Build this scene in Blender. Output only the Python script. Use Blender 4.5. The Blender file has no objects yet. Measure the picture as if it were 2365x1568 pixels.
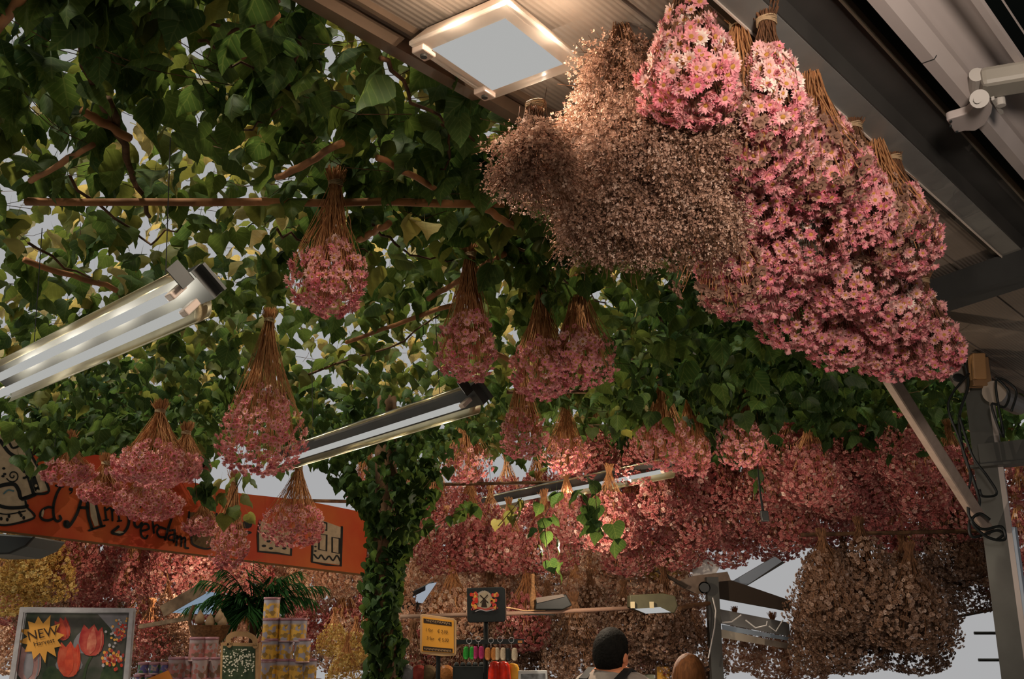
import bpy, math, random
import numpy as np
from mathutils import Vector, Matrix
rnd = random.Random(7)
rng = np.random.default_rng(11)
SC = bpy.context.scene
COL = SC.collection
H = 1.75                      # eye height
F = 2300.0
PITCH = math.radians(16)
CP, SP = math.cos(PITCH), math.sin(PITCH)
W2, H2 = 1182.5, 784.0

# ---------------------------------------------------------------- measuring
def ray(u, v):
    x = (u - W2) / F; s = (H2 - v) / F
    return Vector((x, CP - s * SP, SP + s * CP))
def at_h(u, v, h):
    r = ray(u, v); t = h / r.z
    return Vector((r.x * t, r.y * t, H + h))
def at_y(u, v, y):
    r = ray(u, v); t = y / r.y
    return Vector((r.x * t, y, H + r.z * t))
def px(p):
    x, y, z = p[0], p[1], p[2] - H
    d = y * CP + z * SP; s = -y * SP + z * CP
    return (W2 + F * x / d, H2 - F * s / d, d)
AZ = math.radians(41)
A = Vector((math.sin(AZ), math.cos(AZ), 0)); N = Vector((math.cos(AZ), -math.sin(AZ), 0)); UP = Vector((0, 0, 1))
def fr(a, w, z): return A * a + N * w + UP * z

# ---------------------------------------------------------------- materials
MATS = {}
def mat(name, col, rough=0.6, metal=0.0, noise=0.0, scale=20.0, col2=None, emit=None, transl=0.0, spec=0.3, bump=0.0, stretch=None):
    m = bpy.data.materials.new(name); m.use_nodes = True
    nt = m.node_tree; b = nt.nodes['Principled BSDF']
    b.inputs['Roughness'].default_value = rough; b.inputs['Metallic'].default_value = metal
    b.inputs['Specular IOR Level'].default_value = spec
    c = (*col, 1)
    b.inputs['Base Color'].default_value = c
    if noise or col2 or bump:
        tc = nt.nodes.new('ShaderNodeTexCoord'); nz = nt.nodes.new('ShaderNodeTexNoise')
        nz.inputs['Scale'].default_value = scale; nz.inputs['Detail'].default_value = 5
        src = tc.outputs['Object']
        if stretch:
            mp = nt.nodes.new('ShaderNodeMapping'); mp.inputs['Scale'].default_value = stretch
            nt.links.new(src, mp.inputs['Vector']); src = mp.outputs['Vector']
        nt.links.new(src, nz.inputs['Vector'])
        rp = nt.nodes.new('ShaderNodeValToRGB')
        rp.color_ramp.elements[0].position = .35; rp.color_ramp.elements[1].position = .65
        c2 = (*(col2 or [x * (1 - noise) for x in col]), 1)
        rp.color_ramp.elements[0].color = c; rp.color_ramp.elements[1].color = c2
        nt.links.new(nz.outputs['Fac'], rp.inputs['Fac']); nt.links.new(rp.outputs['Color'], b.inputs['Base Color'])
        if bump:
            bp = nt.nodes.new('ShaderNodeBump'); bp.inputs['Strength'].default_value = bump; bp.inputs['Distance'].default_value = .01
            nt.links.new(nz.outputs['Fac'], bp.inputs['Height']); nt.links.new(bp.outputs['Normal'], b.inputs['Normal'])
    if emit:
        b.inputs['Base Color'].default_value = (0, 0, 0, 1); b.inputs['Specular IOR Level'].default_value = 0
        b.inputs['Emission Color'].default_value = (*emit, 1); b.inputs['Emission Strength'].default_value = 1
    MATS[name] = m
    return m

def attr_mat(name, ramp, transl=0.25, rough=0.7, radial=None, veins=False, gain_t=1.0, spec=.2):
    """colour by the per-piece 'tint' attribute; optional radial second colour; translucent sheet"""
    m = bpy.data.materials.new(name); m.use_nodes = True; nt = m.node_tree
    for n in list(nt.nodes): nt.nodes.remove(n)
    out = nt.nodes.new('ShaderNodeOutputMaterial'); d = nt.nodes.new('ShaderNodeBsdfPrincipled'); t = nt.nodes.new('ShaderNodeBsdfTranslucent')
    mix = nt.nodes.new('ShaderNodeMixShader'); mix.inputs[0].default_value = transl
    d.inputs['Roughness'].default_value = rough; d.inputs['Specular IOR Level'].default_value = spec
    at = nt.nodes.new('ShaderNodeAttribute'); at.attribute_name = 'tint'
    rp = nt.nodes.new('ShaderNodeValToRGB'); cr = rp.color_ramp
    while len(cr.elements) < len(ramp): cr.elements.new(.5)
    for e, (p, c) in zip(cr.elements, ramp): e.position = p; e.color = (*c, 1)
    nt.links.new(at.outputs['Fac'], rp.inputs['Fac'])
    colo = rp.outputs['Color']
    if radial:
        lv = nt.nodes.new('ShaderNodeAttribute'); lv.attribute_name = 'luv'
        sp = nt.nodes.new('ShaderNodeSeparateXYZ'); nt.links.new(lv.outputs['Vector'], sp.inputs[0])
        mr = nt.nodes.new('ShaderNodeMapRange'); mr.inputs[1].default_value = radial[0]; mr.inputs[2].default_value = radial[1]
        nt.links.new(sp.outputs['Y'], mr.inputs[0])
        mx = nt.nodes.new('ShaderNodeMix'); mx.data_type = 'RGBA'
        nt.links.new(mr.outputs[0], mx.inputs[0]); mx.inputs[6].default_value = (*radial[2], 1); nt.links.new(colo, mx.inputs[7]); colo = mx.outputs[2]
    if veins:
        lv = nt.nodes.new('ShaderNodeAttribute'); lv.attribute_name = 'luv'
        sp = nt.nodes.new('ShaderNodeSeparateXYZ'); nt.links.new(lv.outputs['Vector'], sp.inputs[0])
        def M(op, a, b=None):
            n = nt.nodes.new('ShaderNodeMath'); n.operation = op
            for i, q in enumerate((a, b)):
                if q is None: continue
                if isinstance(q, (int, float)): n.inputs[i].default_value = q
                else: nt.links.new(q, n.inputs[i])
            return n.outputs[0]
        ax = M('ABSOLUTE', sp.outputs['X'])
        k = M('SUBTRACT', sp.outputs['Y'], M('MULTIPLY', ax, .95))
        f = M('ABSOLUTE', M('SUBTRACT', M('FRACT', M('MULTIPLY', k, 5.5)), .5))
        side = M('LESS_THAN', f, .07); mid = M('LESS_THAN', ax, .018)
        vn = M('MULTIPLY', M('MAXIMUM', side, mid), .26)
        mx = nt.nodes.new('ShaderNodeMix'); mx.data_type = 'RGBA'
        nt.links.new(vn, mx.inputs[0]); nt.links.new(colo, mx.inputs[6]); mx.inputs[7].default_value = (.16, .2, .07, 1); colo = mx.outputs[2]
        # blotches of the blade
        nz = nt.nodes.new('ShaderNodeTexNoise'); nz.inputs['Scale'].default_value = 40
        mm = nt.nodes.new('ShaderNodeMix'); mm.data_type = 'RGBA'; mm.blend_type = 'MULTIPLY'; mm.inputs[0].default_value = .5
        nt.links.new(colo, mm.inputs[6]); nt.links.new(nz.outputs['Fac'], mm.inputs[7]); colo = mm.outputs[2]
    nt.links.new(colo, d.inputs['Base Color'])
    g = nt.nodes.new('ShaderNodeMix'); g.data_type = 'RGBA'; g.blend_type = 'MULTIPLY'; g.inputs[0].default_value = 1
    nt.links.new(colo, g.inputs[6]); g.inputs[7].default_value = tuple([gain_t] * 3 if isinstance(gain_t, (int, float)) else gain_t) + (1,)
    nt.links.new(g.outputs[2], t.inputs['Color'])
    nt.links.new(d.outputs[0], mix.inputs[1]); nt.links.new(t.outputs[0], mix.inputs[2]); nt.links.new(mix.outputs[0], out.inputs['Surface'])
    MATS[name] = m
    return m

M_leaf = attr_mat('vine_leaf', [(0, (.032, .072, .024)), (.5, (.065, .105, .028)), (.8, (.16, .165, .05)), (1, (.40, .33, .16))], transl=.42, veins=True, gain_t=(3.0, 2.6, 1.7), rough=.55, spec=.12)
M_frond = attr_mat('palm_frond', [(0, (.01, .05, .012)), (1, (.03, .10, .02))], transl=.25, gain_t=2.0)
M_petal = attr_mat('pink_petal', [(0, (.72, .17, .23)), (.4, (.78, .33, .34)), (.75, (.84, .52, .46)), (1, (.88, .74, .62))], transl=.22, rough=.8, radial=(.2, .6, (.84, .42, .36)))
M_disc = mat('flower_disc', (.55, .27, .05), .9, noise=.5, scale=300)
M_dusty = attr_mat('dusty_pink', [(0, (.38, .08, .08)), (.5, (.52, .18, .165)), (.85, (.68, .38, .32)), (1, (.86, .70, .58))], transl=.22, rough=.85)
M_brown = attr_mat('brown_floret', [(0, (.20, .10, .065)), (.6, (.44, .26, .175)), (1, (.76, .56, .44))], transl=.2, rough=.9)
M_cream = attr_mat('cream_floret', [(0, (.42, .20, .12)), (.5, (.62, .38, .26)), (1, (.80, .66, .52))], transl=.25, rough=.9)
M_brownfar = attr_mat('far_brown_floret', [(0, (.13, .065, .035)), (.55, (.27, .16, .105)), (.9, (.44, .31, .24)), (1, (.62, .52, .48))], transl=.15, rough=.9)
M_yellow = attr_mat('yellow_floret', [(0, (.38, .20, .06)), (.5, (.62, .43, .13)), (1, (.80, .70, .36))], transl=.25, rough=.9)
M_stem = mat('dry_stem', (.52, .25, .10), .9, noise=.5, scale=60, col2=(.34, .14, .055))
M_stemd = mat('dark_dry_stem', (.20, .09, .04), .9, noise=.5, scale=60)
M_bark = mat('vine_bark', (.13, .065, .03), .9, noise=.6, scale=25, bump=.5)
M_pole = mat('pole_wood', (.40, .17, .06), .75, noise=.5, scale=8, col2=(.20, .085, .035), stretch=(1, 1, 1), bump=.4)
M_string = mat('raffia', (.36, .24, .13), .8)
M_grey = mat('grey_steel', (.075, .075, .068), .5, .35, noise=.25, scale=6)
M_greyd = mat('dark_steel', (.045, .045, .042), .6, .2, noise=.3, scale=5)
M_white = mat('white_lacquer', (.44, .375, .34), .4, noise=.08, scale=3)
M_soff = mat('corrugated_soffit', (.27, .215, .17), .55, noise=.15, scale=4)
M_black = mat('black_plastic', (.012, .014, .013), .45)
M_blackf = mat('black_awning', (.004, .006, .0055), .95, spec=.05)
M_alu = mat('aluminium_reflector', (.78, .68, .44), .28, .9, noise=.2, scale=9, stretch=(1, 1, 1))
M_tube = mat('lit_tube', (0, 0, 0), emit=(.42, .42, .40))
M_panel = mat('lit_panel', (0, 0, 0), emit=(.42, .42, .41))
M_glass = mat('lamp_glass', (.75, .66, .56), .25, spec=.5)
M_glass.node_tree.nodes['Principled BSDF'].inputs['Alpha'].default_value = .42
M_clear = mat('clear_clip', (.75, .6, .5), .2, spec=.6)
M_beige = mat('beige_plastic', (.35, .19, .08), .5)
M_concrete = mat('concrete', (.16, .15, .14), .8, noise=.3, scale=3)
M_hall = mat('unseen_wall_dark', (.06, .055, .05), .9, noise=.3, scale=1)
M_wood = mat('brown_wood', (.25, .13, .06), .7, noise=.4, scale=12)
M_kraft = mat('kraft_card', (.42, .24, .11), .9, noise=.2, scale=30)
M_signred = mat('orange_red_paint', (.52, .042, .012), .6, col2=(.60, .13, .025), scale=2.4)
M_signedge = mat('sign_edge', (.16, .08, .03), .8)
M_ink = mat('black_paint', (.006, .008, .008), .6)
M_offw = mat('cream_paint', (.55, .42, .28), .8, noise=.2, scale=30)
M_olive = mat('pot_paint', (.17, .10, .045), .8, noise=.3, scale=40)
M_bluep = mat('blue_grey_paint', (.10, .18, .20), .8)
M_silver = mat('silver_frame', (.40, .37, .38), .5, .1, noise=.2, scale=40)
M_burst = mat('amber_print', (.72, .33, .06), .6)
M_txt = mat('brown_print', (.035, .018, .010), .7)
M_price = mat('price_card', (.80, .34, .04), .6)
M_pframe = mat('price_frame', (.55, .33, .16), .6)
M_red = mat('red_lacquer', (.75, .03, .01), .25, noise=.3, scale=60, spec=.6)
M_yel = mat('yellow_lacquer', (.65, .32, .03), .3)
M_green = mat('green_lacquer', (.03, .26, .03), .35, noise=.4, scale=200)
M_mag = mat('magenta_lacquer', (.42, .03, .12), .35, noise=.4, scale=200)
M_orange = mat('orange_lacquer', (.55, .20, .05), .4, noise=.4, scale=200)
M_bone = mat('cream_lacquer', (.58, .44, .30), .4, noise=.3, scale=200)
M_skin = mat('skin', (.62, .23, .11), .55)
M_hair = mat('black_hair', (.007, .006, .0045), .8, spec=.12, noise=.6, scale=80, bump=.6)
M_hairb = mat('brown_hair', (.10, .038, .012), .8, spec=.1, noise=.5, scale=60, bump=.5, stretch=(1, 1, .15))
M_shirt = mat('grey_shirt', (.30, .25, .215), .9, noise=.15, scale=30)
M_trous = mat('dark_trousers', (.03, .035, .05), .9)
M_leather = mat('black_strap', (.015, .015, .015), .6)
M_wick = mat('wicker', (.30, .15, .06), .8, noise=.5, scale=80, bump=.6)
M_bulb = mat('bulb_skin', (.62, .40, .22), .6, noise=.3, scale=30)
M_pale = mat('pale_fabric', (.62, .60, .58), .8)
M_bluebeam = mat('blue_grey_beam', (.30, .36, .44), .5, .1)
M_dusk = mat('grey_cladding', (.22, .21, .20), .7, noise=.2, scale=4)

def can_mat(name, base, blob, blob2):
    m = bpy.data.materials.new(name); m.use_nodes = True; nt = m.node_tree; b = nt.nodes['Principled BSDF']
    tc = nt.nodes.new('ShaderNodeTexCoord'); vo = nt.nodes.new('ShaderNodeTexVoronoi'); vo.inputs['Scale'].default_value = 58
    nt.links.new(tc.outputs['Object'], vo.inputs['Vector'])
    sp = nt.nodes.new('ShaderNodeSeparateXYZ'); nt.links.new(tc.outputs['Object'], sp.inputs[0])
    rp = nt.nodes.new('ShaderNodeValToRGB'); cr = rp.color_ramp
    cr.elements[0].position = .0; cr.elements[0].color = (*blob2, 1); cr.elements[1].position = .5; cr.elements[1].color = (*blob, 1)
    sc_ = nt.nodes.new('ShaderNodeSeparateColor'); nt.links.new(vo.outputs['Color'], sc_.inputs[0]); nt.links.new(sc_.outputs[0], rp.inputs[0])
    # flowers print fills the lower two thirds of the label
    mr = nt.nodes.new('ShaderNodeMapRange'); mr.inputs[1].default_value = .085; mr.inputs[2].default_value = .075; nt.links.new(sp.outputs['Z'], mr.inputs[0])
    lt = nt.nodes.new('ShaderNodeMath'); lt.operation = 'LESS_THAN'; lt.inputs[1].default_value = .75; nt.links.new(vo.outputs['Distance'], lt.inputs[0])
    gt = nt.nodes.new('ShaderNodeMath'); gt.operation = 'GREATER_THAN'; gt.inputs[1].default_value = .22; nt.links.new(sc_.outputs[1], gt.inputs[0])
    mu = nt.nodes.new('ShaderNodeMath'); mu.operation = 'MULTIPLY'; nt.links.new(lt.outputs[0], mu.inputs[0]); nt.links.new(mr.outputs[0], mu.inputs[1])
    mu2 = nt.nodes.new('ShaderNodeMath'); mu2.operation = 'MULTIPLY'; nt.links.new(mu.outputs[0], mu2.inputs[0]); nt.links.new(gt.outputs[0], mu2.inputs[1])
    mx = nt.nodes.new('ShaderNodeMix'); mx.data_type = 'RGBA'; nt.links.new(mu2.outputs[0], mx.inputs[0]); mx.inputs[6].default_value = (*base, 1); nt.links.new(rp.outputs[0], mx.inputs[7])
    nt.links.new(mx.outputs[2], b.inputs['Base Color']); b.inputs['Roughness'].default_value = .45
    return m
M_can1 = can_mat('daffodil_tin_print', (.34, .30, .34), (.70, .38, .05), (.22, .13, .03))
M_can2 = can_mat('pink_tin_print', (.34, .25, .24), (.40, .13, .11), (.14, .09, .05))
M_can3 = can_mat('blue_tin_print', (.32, .22, .20), (.10, .08, .22), (.04, .12, .03))
M_rim = mat('tin_rim', (.46, .30, .30), .35, .4)
M_lid = mat('red_tin_lid', (.32, .15, .17), .4, .2)

# corrugation on the soffit
nt = M_soff.node_tree; b = nt.nodes['Principled BSDF']
tc = nt.nodes.new('ShaderNodeTexCoord'); wv = nt.nodes.new('ShaderNodeTexWave'); wv.inputs['Scale'].default_value = 22; wv.bands_direction = 'X'
mp = nt.nodes.new('ShaderNodeMapping'); mp.inputs['Rotation'].default_value = (0, 0, AZ)
nt.links.new(tc.outputs['Object'], mp.inputs[0]); nt.links.new(mp.outputs[0], wv.inputs[0])
bp = nt.nodes.new('ShaderNodeBump'); bp.inputs['Strength'].default_value = .18; bp.inputs['Distance'].default_value = .01
nt.links.new(wv.outputs['Fac'], bp.inputs['Height']); nt.links.new(bp.outputs['Normal'], b.inputs['Normal'])

# ---------------------------------------------------------------- object helpers
WL = {}
def meta(o, label=None, cat=None, group=None, kind=None):
    if label: o['label'] = label
    if cat: o['category'] = cat
    if group: o['group'] = group
    if kind: o['kind'] = kind
    return o
def thing(name, label, cat, loc=(0, 0, 0), group=None):
    o = bpy.data.objects.new(name, None); COL.objects.link(o); o.location = loc; o.empty_display_size = .1
    WL[o] = Vector(loc); return meta(o, label, cat, group)
def put(name, me, parent=None, loc=(0, 0, 0)):
    o = bpy.data.objects.new(name, me); COL.objects.link(o); o.location = loc
    if parent is not None: o.parent = parent
    WL[o] = Vector(loc) + (WL[parent] if parent is not None else Vector((0, 0, 0)))
    return o
def frame_of(d):
    d = Vector(d).normalized(); a = Vector((0, 0, 1)) if abs(d.z) < .9 else Vector((1, 0, 0))
    x = d.cross(a).normalized(); return x, x.cross(d).normalized(), d

class MB:
    def __init__(s): s.v = []; s.f = []; s.m = []; s.mi = 0
    def add(s, vs, fs):
        b = len(s.v); s.v += [tuple(q) for q in vs]; s.f += [tuple(b + i for i in f) for f in fs]; s.m += [s.mi] * len(fs); return s
    def box(s, c, x, y, z):
        c = Vector(c); x, y, z = Vector(x), Vector(y), Vector(z)
        vs = [c + x * i + y * j + z * k for k in (-1, 1) for j in (-1, 1) for i in (-1, 1)]
        return s.add(vs, [(0, 2, 3, 1), (4, 5, 7, 6), (0, 1, 5, 4), (2, 6, 7, 3), (0, 4, 6, 2), (1, 3, 7, 5)])
    def bar(s, p, q, w, h, up=(0, 0, 1)):
        p, q = Vector(p), Vector(q); d = (q - p); L = d.length; d.normalize()
        x = d.cross(Vector(up)).normalized(); y = x.cross(d)
        return s.box((p + q) / 2, x * w / 2, d * L / 2, y * h / 2)
    def tube(s, pts, r, n=8, cap=True):
        pts = [Vector(p) for p in pts]; rs = r if isinstance(r, (list, tuple)) else [r] * len(pts)
        x = None; vs = []
        for i, p in enumerate(pts):
            d = (pts[min(i + 1, len(pts) - 1)] - pts[max(i - 1, 0)]).normalized()
            if x is None: x, y, _ = frame_of(d)
            else:
                x = (x - d * x.dot(d)).normalized()
            y = d.cross(x)
            for k in range(n):
                a = 2 * math.pi * k / n; vs.append(p + (x * math.cos(a) + y * math.sin(a)) * rs[i])
        fs = [(i * n + k, i * n + (k + 1) % n, (i + 1) * n + (k + 1) % n, (i + 1) * n + k) for i in range(len(pts) - 1) for k in range(n)]
        if cap: fs += [tuple(range(n - 1, -1, -1)), tuple(range((len(pts) - 1) * n, len(pts) * n))]
        return s.add(vs, fs)
    def lathe(s, c, prof, n=20, x=Vector((1, 0, 0)), y=Vector((0, 1, 0)), z=Vector((0, 0, 1)), closed=True):
        c = Vector(c); vs = []
        for r, h in prof:
            for k in range(n):
                a = 2 * math.pi * k / n; vs.append(c + x * r * math.cos(a) + y * r * math.sin(a) + z * h)
        fs = [(i * n + k, i * n + (k + 1) % n, (i + 1) * n + (k + 1) % n, (i + 1) * n + k) for i in range(len(prof) - 1) for k in range(n)]
        if closed: fs += [tuple(range(n - 1, -1, -1)), tuple(range((len(prof) - 1) * n, len(prof) * n))]
        return s.add(vs, fs)
    def ball(s, c, r, n=12, m=8, x=Vector((1, 0, 0)), y=Vector((0, 1, 0)), z=Vector((0, 0, 1))):
        r = r if isinstance(r, (list, tuple)) else (r, r, r)
        prof = [(math.sin(math.pi * (i + .02) / (m + .04)), -math.cos(math.pi * (i + .02) / (m + .04))) for i in range(m + 1)]
        return s.lathe(c, prof, n, x * r[0], y * r[1], z * r[2])
    def prism(s, poly, off):      # flat polygon list of Vectors + thickness vector
        n = len(poly); vs = list(poly) + [p + off for p in poly]
        return s.add(vs, [tuple(range(n)), tuple(range(2 * n - 1, n - 1, -1))] + [(i, i + n, (i + 1) % n + n, (i + 1) % n) for i in range(n)])
    def build(s, name, mats, parent=None, smooth=False, bevel=0):
        me = bpy.data.meshes.new(name); off = WL[parent] if parent is not None else Vector((0, 0, 0))
        me.from_pydata([tuple(Vector(q) - off) for q in s.v], [], s.f)
        for m in (mats if isinstance(mats, (list, tuple)) else [mats]): me.materials.append(m)
        if any(s.m): me.polygons.foreach_set('material_index', s.m)
        if smooth:
            me.polygons.foreach_set('use_smooth', [True] * len(me.polygons))
        me.update()
        o = put(name, me, parent)
        if bevel:
            md = o.modifiers.new('b', 'BEVEL'); md.width = bevel; md.segments = 2; md.limit_method = 'ANGLE'
        return o

def structure(o, **k): o['kind'] = 'structure'; return meta(o, **k)

# ---------------------------------------------------------------- scatter
class Tpl:
    def __init__(s, v, f, m, luv): s.v = np.array(v, float); s.f = f; s.m = m; s.luv = np.array(luv, float)
def scatter_mesh(name, tpl, ids, R, sc, P, tint, mats):
    """many transformed copies of a few template shapes as one mesh"""
    VV = []; LU = []; TT = []; loops = []; starts = []; tot = []; mi = []; base = 0; nl = 0
    for k, t in enumerate(tpl):
        idx = np.where(ids == k)[0]
        if len(idx) == 0: continue
        v = np.einsum('nij,vj->nvi', R[idx], t.v) * sc[idx][:, None, None] + P[idx][:, None, :]
        nv = len(t.v); VV.append(v.reshape(-1, 3)); LU.append(np.tile(t.luv, (len(idx), 1))); TT.append(np.repeat(tint[idx], nv))
        fl = np.concatenate([np.array(f) for f in t.f]); ln = np.array([len(f) for f in t.f])
        loops.append((fl[None, :] + (np.arange(len(idx)) * nv)[:, None] + base).ravel())
        tot.append(np.tile(ln, len(idx))); mi.append(np.tile(np.array(t.m), len(idx))); base += nv * len(idx)
    VV = np.concatenate(VV); LU = np.concatenate(LU); TT = np.concatenate(TT); loops = np.concatenate(loops); tot = np.concatenate(tot); mi = np.concatenate(mi)
    me = bpy.data.meshes.new(name); me.vertices.add(len(VV)); me.vertices.foreach_set('co', VV.ravel().astype(np.float32))
    me.loops.add(len(loops)); me.loops.foreach_set('vertex_index', loops.astype(np.int32))
    me.polygons.add(len(tot)); st = np.concatenate([[0], np.cumsum(tot)[:-1]]); me.polygons.foreach_set('loop_start', st.astype(np.int32)); me.polygons.foreach_set('loop_total', tot.astype(np.int32))
    me.polygons.foreach_set('material_index', mi.astype(np.int32))
    for m in mats: me.materials.append(m)
    a = me.attributes.new('tint', 'FLOAT', 'POINT'); a.data.foreach_set('value', TT.astype(np.float32))
    a = me.attributes.new('luv', 'FLOAT_VECTOR', 'POINT'); a.data.foreach_set('vector', LU.ravel().astype(np.float32))
    me.update(calc_edges=True)
    return me
def norm(a): return a / np.maximum(np.linalg.norm(a, axis=-1, keepdims=True), 1e-9)
def basis(z, roll):
    """rotation matrices whose Z column is z"""
    z = norm(z); r = np.where(np.abs(z[:, 2:3]) < .9, np.array([[0, 0, 1.]]), np.array([[1., 0, 0]]))
    x = norm(np.cross(r, z)); y = np.cross(z, x); c, s = np.cos(roll)[:, None], np.sin(roll)[:, None]
    x2 = x * c + y * s; y2 = np.cross(z, x2)
    return np.stack([x2, y2, z], axis=2)

# leaf template: broad, lobed and toothed, folded along the midrib
def leaf_tpl(fold, curl, wid=1.0):
    half = [(.16, -.07), (.34, -.06), (.47, .06), (.53, .22), (.49, .33), (.47, .46), (.38, .55), (.31, .68), (.20, .78), (.10, .92)]
    mid = [(0, .08), (0, .3), (0, .5), (0, .72), (0, 1.06)]
    nm = len(mid); V = []; L = []
    def z(x, y): return -fold * abs(x) + curl * (y - .4) ** 2 + .05 * math.sin(9 * y + 5 * x)
    pts = mid + [(x * wid, y) for x, y in half] + [(-x * wid, y) for x, y in half]
    for x, y in pts: V.append((x, y - .08, z(x, y))); L.append((x, y, 0))
    F_ = []
    attach = [0, 0, 0, 1, 1, 2, 2, 3, 3, 4]
    for s, b in ((0, nm), (1, nm + len(half))):
        for i in range(len(half) - 1):
            a, c = attach[i], attach[i + 1]
            f = (a, b + i, b + i + 1) if a == c else (a, b + i, b + i + 1, c)
            F_.append(f if s == 0 else f[::-1])
    # petiole
    pb = len(V); V += [(-.012, .02, 0), (.012, .02, 0), (0, -.45, .22)]; L += [(0, 0, 0)] * 3; F_.append((pb, pb + 1, pb + 2))
    return Tpl(V, F_, [0] * len(F_), L)
LEAVES = [leaf_tpl(.25, -.5), leaf_tpl(.5, -.7, .9), leaf_tpl(-.2, -.5, 1.05), leaf_tpl(.9, -.4, .85)]

def daisy_tpl(open_, n1=13, n2=11, detail=True):
    """everlasting daisy: two rings of pointed petals round a disc. open_ 1 flat .. 0 closed bud"""
    V = []; Fc = []; Mi = []; L = []
    def ring(n, r0, r1, el, w, ph):
        for k in range(n):
            a = 2 * math.pi * (k + ph) / n; e = el + .25 * math.sin(k * 2.7)
            ca, sa = math.cos(a), math.sin(a); ce, se = math.cos(e), math.sin(e)
            def P(r, t, lift=0): x = r0 + (r - r0) * ce; return (x * ca - t * sa, x * sa + t * ca, (r - r0) * se + lift)
            b = len(V); m = r0 + (r1 - r0) * .6
            V.extend([P(r0, -w * .4), P(r0, w * .4), P(m, w, .03), P(m, -w, .03), P(r1, 0)])
            L.extend([(0, .1, 0), (0, .1, 0), (0, .6, 0), (0, .6, 0), (0, 1, 0)])
            Fc.extend([(b, b + 1, b + 2, b + 3), (b + 3, b + 2, b + 4)]); Mi.extend([0, 0])
    if open_ > .3:
        ring(n1, .16, 1, .12 + (1 - open_) * 1.0, .17, 0)
        ring(n2, .14, .82, .45 + (1 - open_) * .9, .15, .5)
        b = len(V); n = 8
        for r, h in ((.30, .10), (.17, .19)):
            for k in range(n): a = 2 * math.pi * k / n; V.append((r * math.cos(a), r * math.sin(a), h)); L.append((0, 0, 0))
        V.append((0, 0, .2)); L.append((0, 0, 0))
        for k in range(n):
            Fc += [(b + k, b + (k + 1) % n, b + n + (k + 1) % n, b + n + k), (b + n + k, b + n + (k + 1) % n, b + 2 * n)]; Mi += [1, 1]
    else:
        ring(9, .12, .95, 1.25, .22, 0); ring(9, .25, 1.0, 1.0, .22, .5)
        ring(8, .05, 1.0, 1.45, .2, .2)
    b = len(V); n = 6     # papery cup behind
    for r, h in ((.34, .02), (.10, -.28)):
        for k in range(n): a = 2 * math.pi * k / n; V.append((r * math.cos(a), r * math.sin(a), h)); L.append((0, 0, 0))
    for k in range(n): Fc.append((b + n + k, b + n + (k + 1) % n, b + (k + 1) % n, b + k)); Mi.append(0)
    return Tpl(V, Fc, Mi, L)
DAISY = [daisy_tpl(1), daisy_tpl(.8), daisy_tpl(.6), daisy_tpl(0)]
def puff_tpl(n=7, el=.35):
    V = []; Fc = []; L = []
    for q, (ph, e, r1, nn) in enumerate(((0, el, 1, n), (.5, el + .75, .8, n - 2))):
        for k in range(nn):
            a = 2 * math.pi * (k + ph) / nn; ca, sa = math.cos(a), math.sin(a); ce, se = math.cos(e), math.sin(e)
            b = len(V); w = .30
            for r, t in ((.1, 0), (.6, -w), (1, 0), (.6, w)): V.append(((r * r1 * ce) * ca - t * sa, (r * r1 * ce) * sa + t * ca, r * r1 * se)); L.append((0, r, 0))
            Fc.append((b, b + 1, b + 2, b + 3))
    return Tpl(V, Fc, [0] * len(Fc), L)
PUFF = [puff_tpl(), puff_tpl(8, .1), puff_tpl(6, .7)]
def floret_tpl():
    V = []; Fc = []; L = []
    for k in range(4):
        a = math.pi / 2 * k + .3 * k; b = len(V)
        for r, t, z in ((0, 0, 0), (.6, -.35, .5), (1, 0, .8), (.6, .35, .5)):
            V.append((r * math.cos(a) - t * math.sin(a), r * math.sin(a) + t * math.cos(a), z)); L.append((0, r, 0))
        Fc.append((b, b + 1, b + 2, b + 3))
    return Tpl(V, Fc, [0] * 4, L)
FLORET = [floret_tpl()]

# ---------------------------------------------------------------- bunch generator (hangs from its tie at the origin)
def bunch_heads(seed, n, R, L, top=.38, up_bias=0.0):
    g = np.random.default_rng(seed); zf = top + (1 - top) * g.random(n) ** .75
    prof = np.interp(zf, [top, .6, .8, .93, 1.0], [.42, .85, 1.0, .86, .35])
    # lumpy outline
    ang = g.random(n) * 2 * math.pi; lump = 1 + .16 * np.sin(ang * 3 + seed) + .1 * np.sin(ang * 5 + zf * 9 + seed)
    rad = R * prof * lump * (1 - .28 * g.random(n) ** 2)
    P = np.stack([rad * np.cos(ang), rad * np.sin(ang), -L * zf - .02 * g.random(n)], 1)
    slope = np.interp(zf, [top, .75, 1], [.05, .45, 1.6])
    D = np.stack([np.cos(ang), np.sin(ang), -slope], 1) + g.normal(0, .33, (n, 3))
    return g, P, norm(D), zf
def stems_mesh(name, P, L, mats, n, seed, r=.0011, flare=.05, topr=.018):
    g = np.random.default_rng(seed + 99); mb = MB(); pick = g.choice(len(P), min(n, len(P)), replace=False)
    for i in pick:
        h = P[i]; a = g.random() * 2 * math.pi; q = topr * math.sqrt(g.random())
        t0 = Vector((q * math.cos(a), q * math.sin(a), 0)); e = Vector(h) * .97
        up = Vector((t0.x * 1.7 + g.normal(0, .006), t0.y * 1.7 + g.normal(0, .006), flare * (.5 + .6 * g.random())))
        m1 = t0.lerp(e, .35) + Vector((g.normal(0, .005), g.normal(0, .005), -.03 * L)); m2 = t0.lerp(e, .7) + Vector((g.normal(0, .008), g.normal(0, .008), -.03 * L))
        mb.tube([up, t0, m1, m2, e], [r * 1.1, r, r, r, r * .7], 3, False)
    me = bpy.data.meshes.new(name); me.from_pydata(mb.v, [], mb.f); me.materials.append(mats); me.update(); return me
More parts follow.
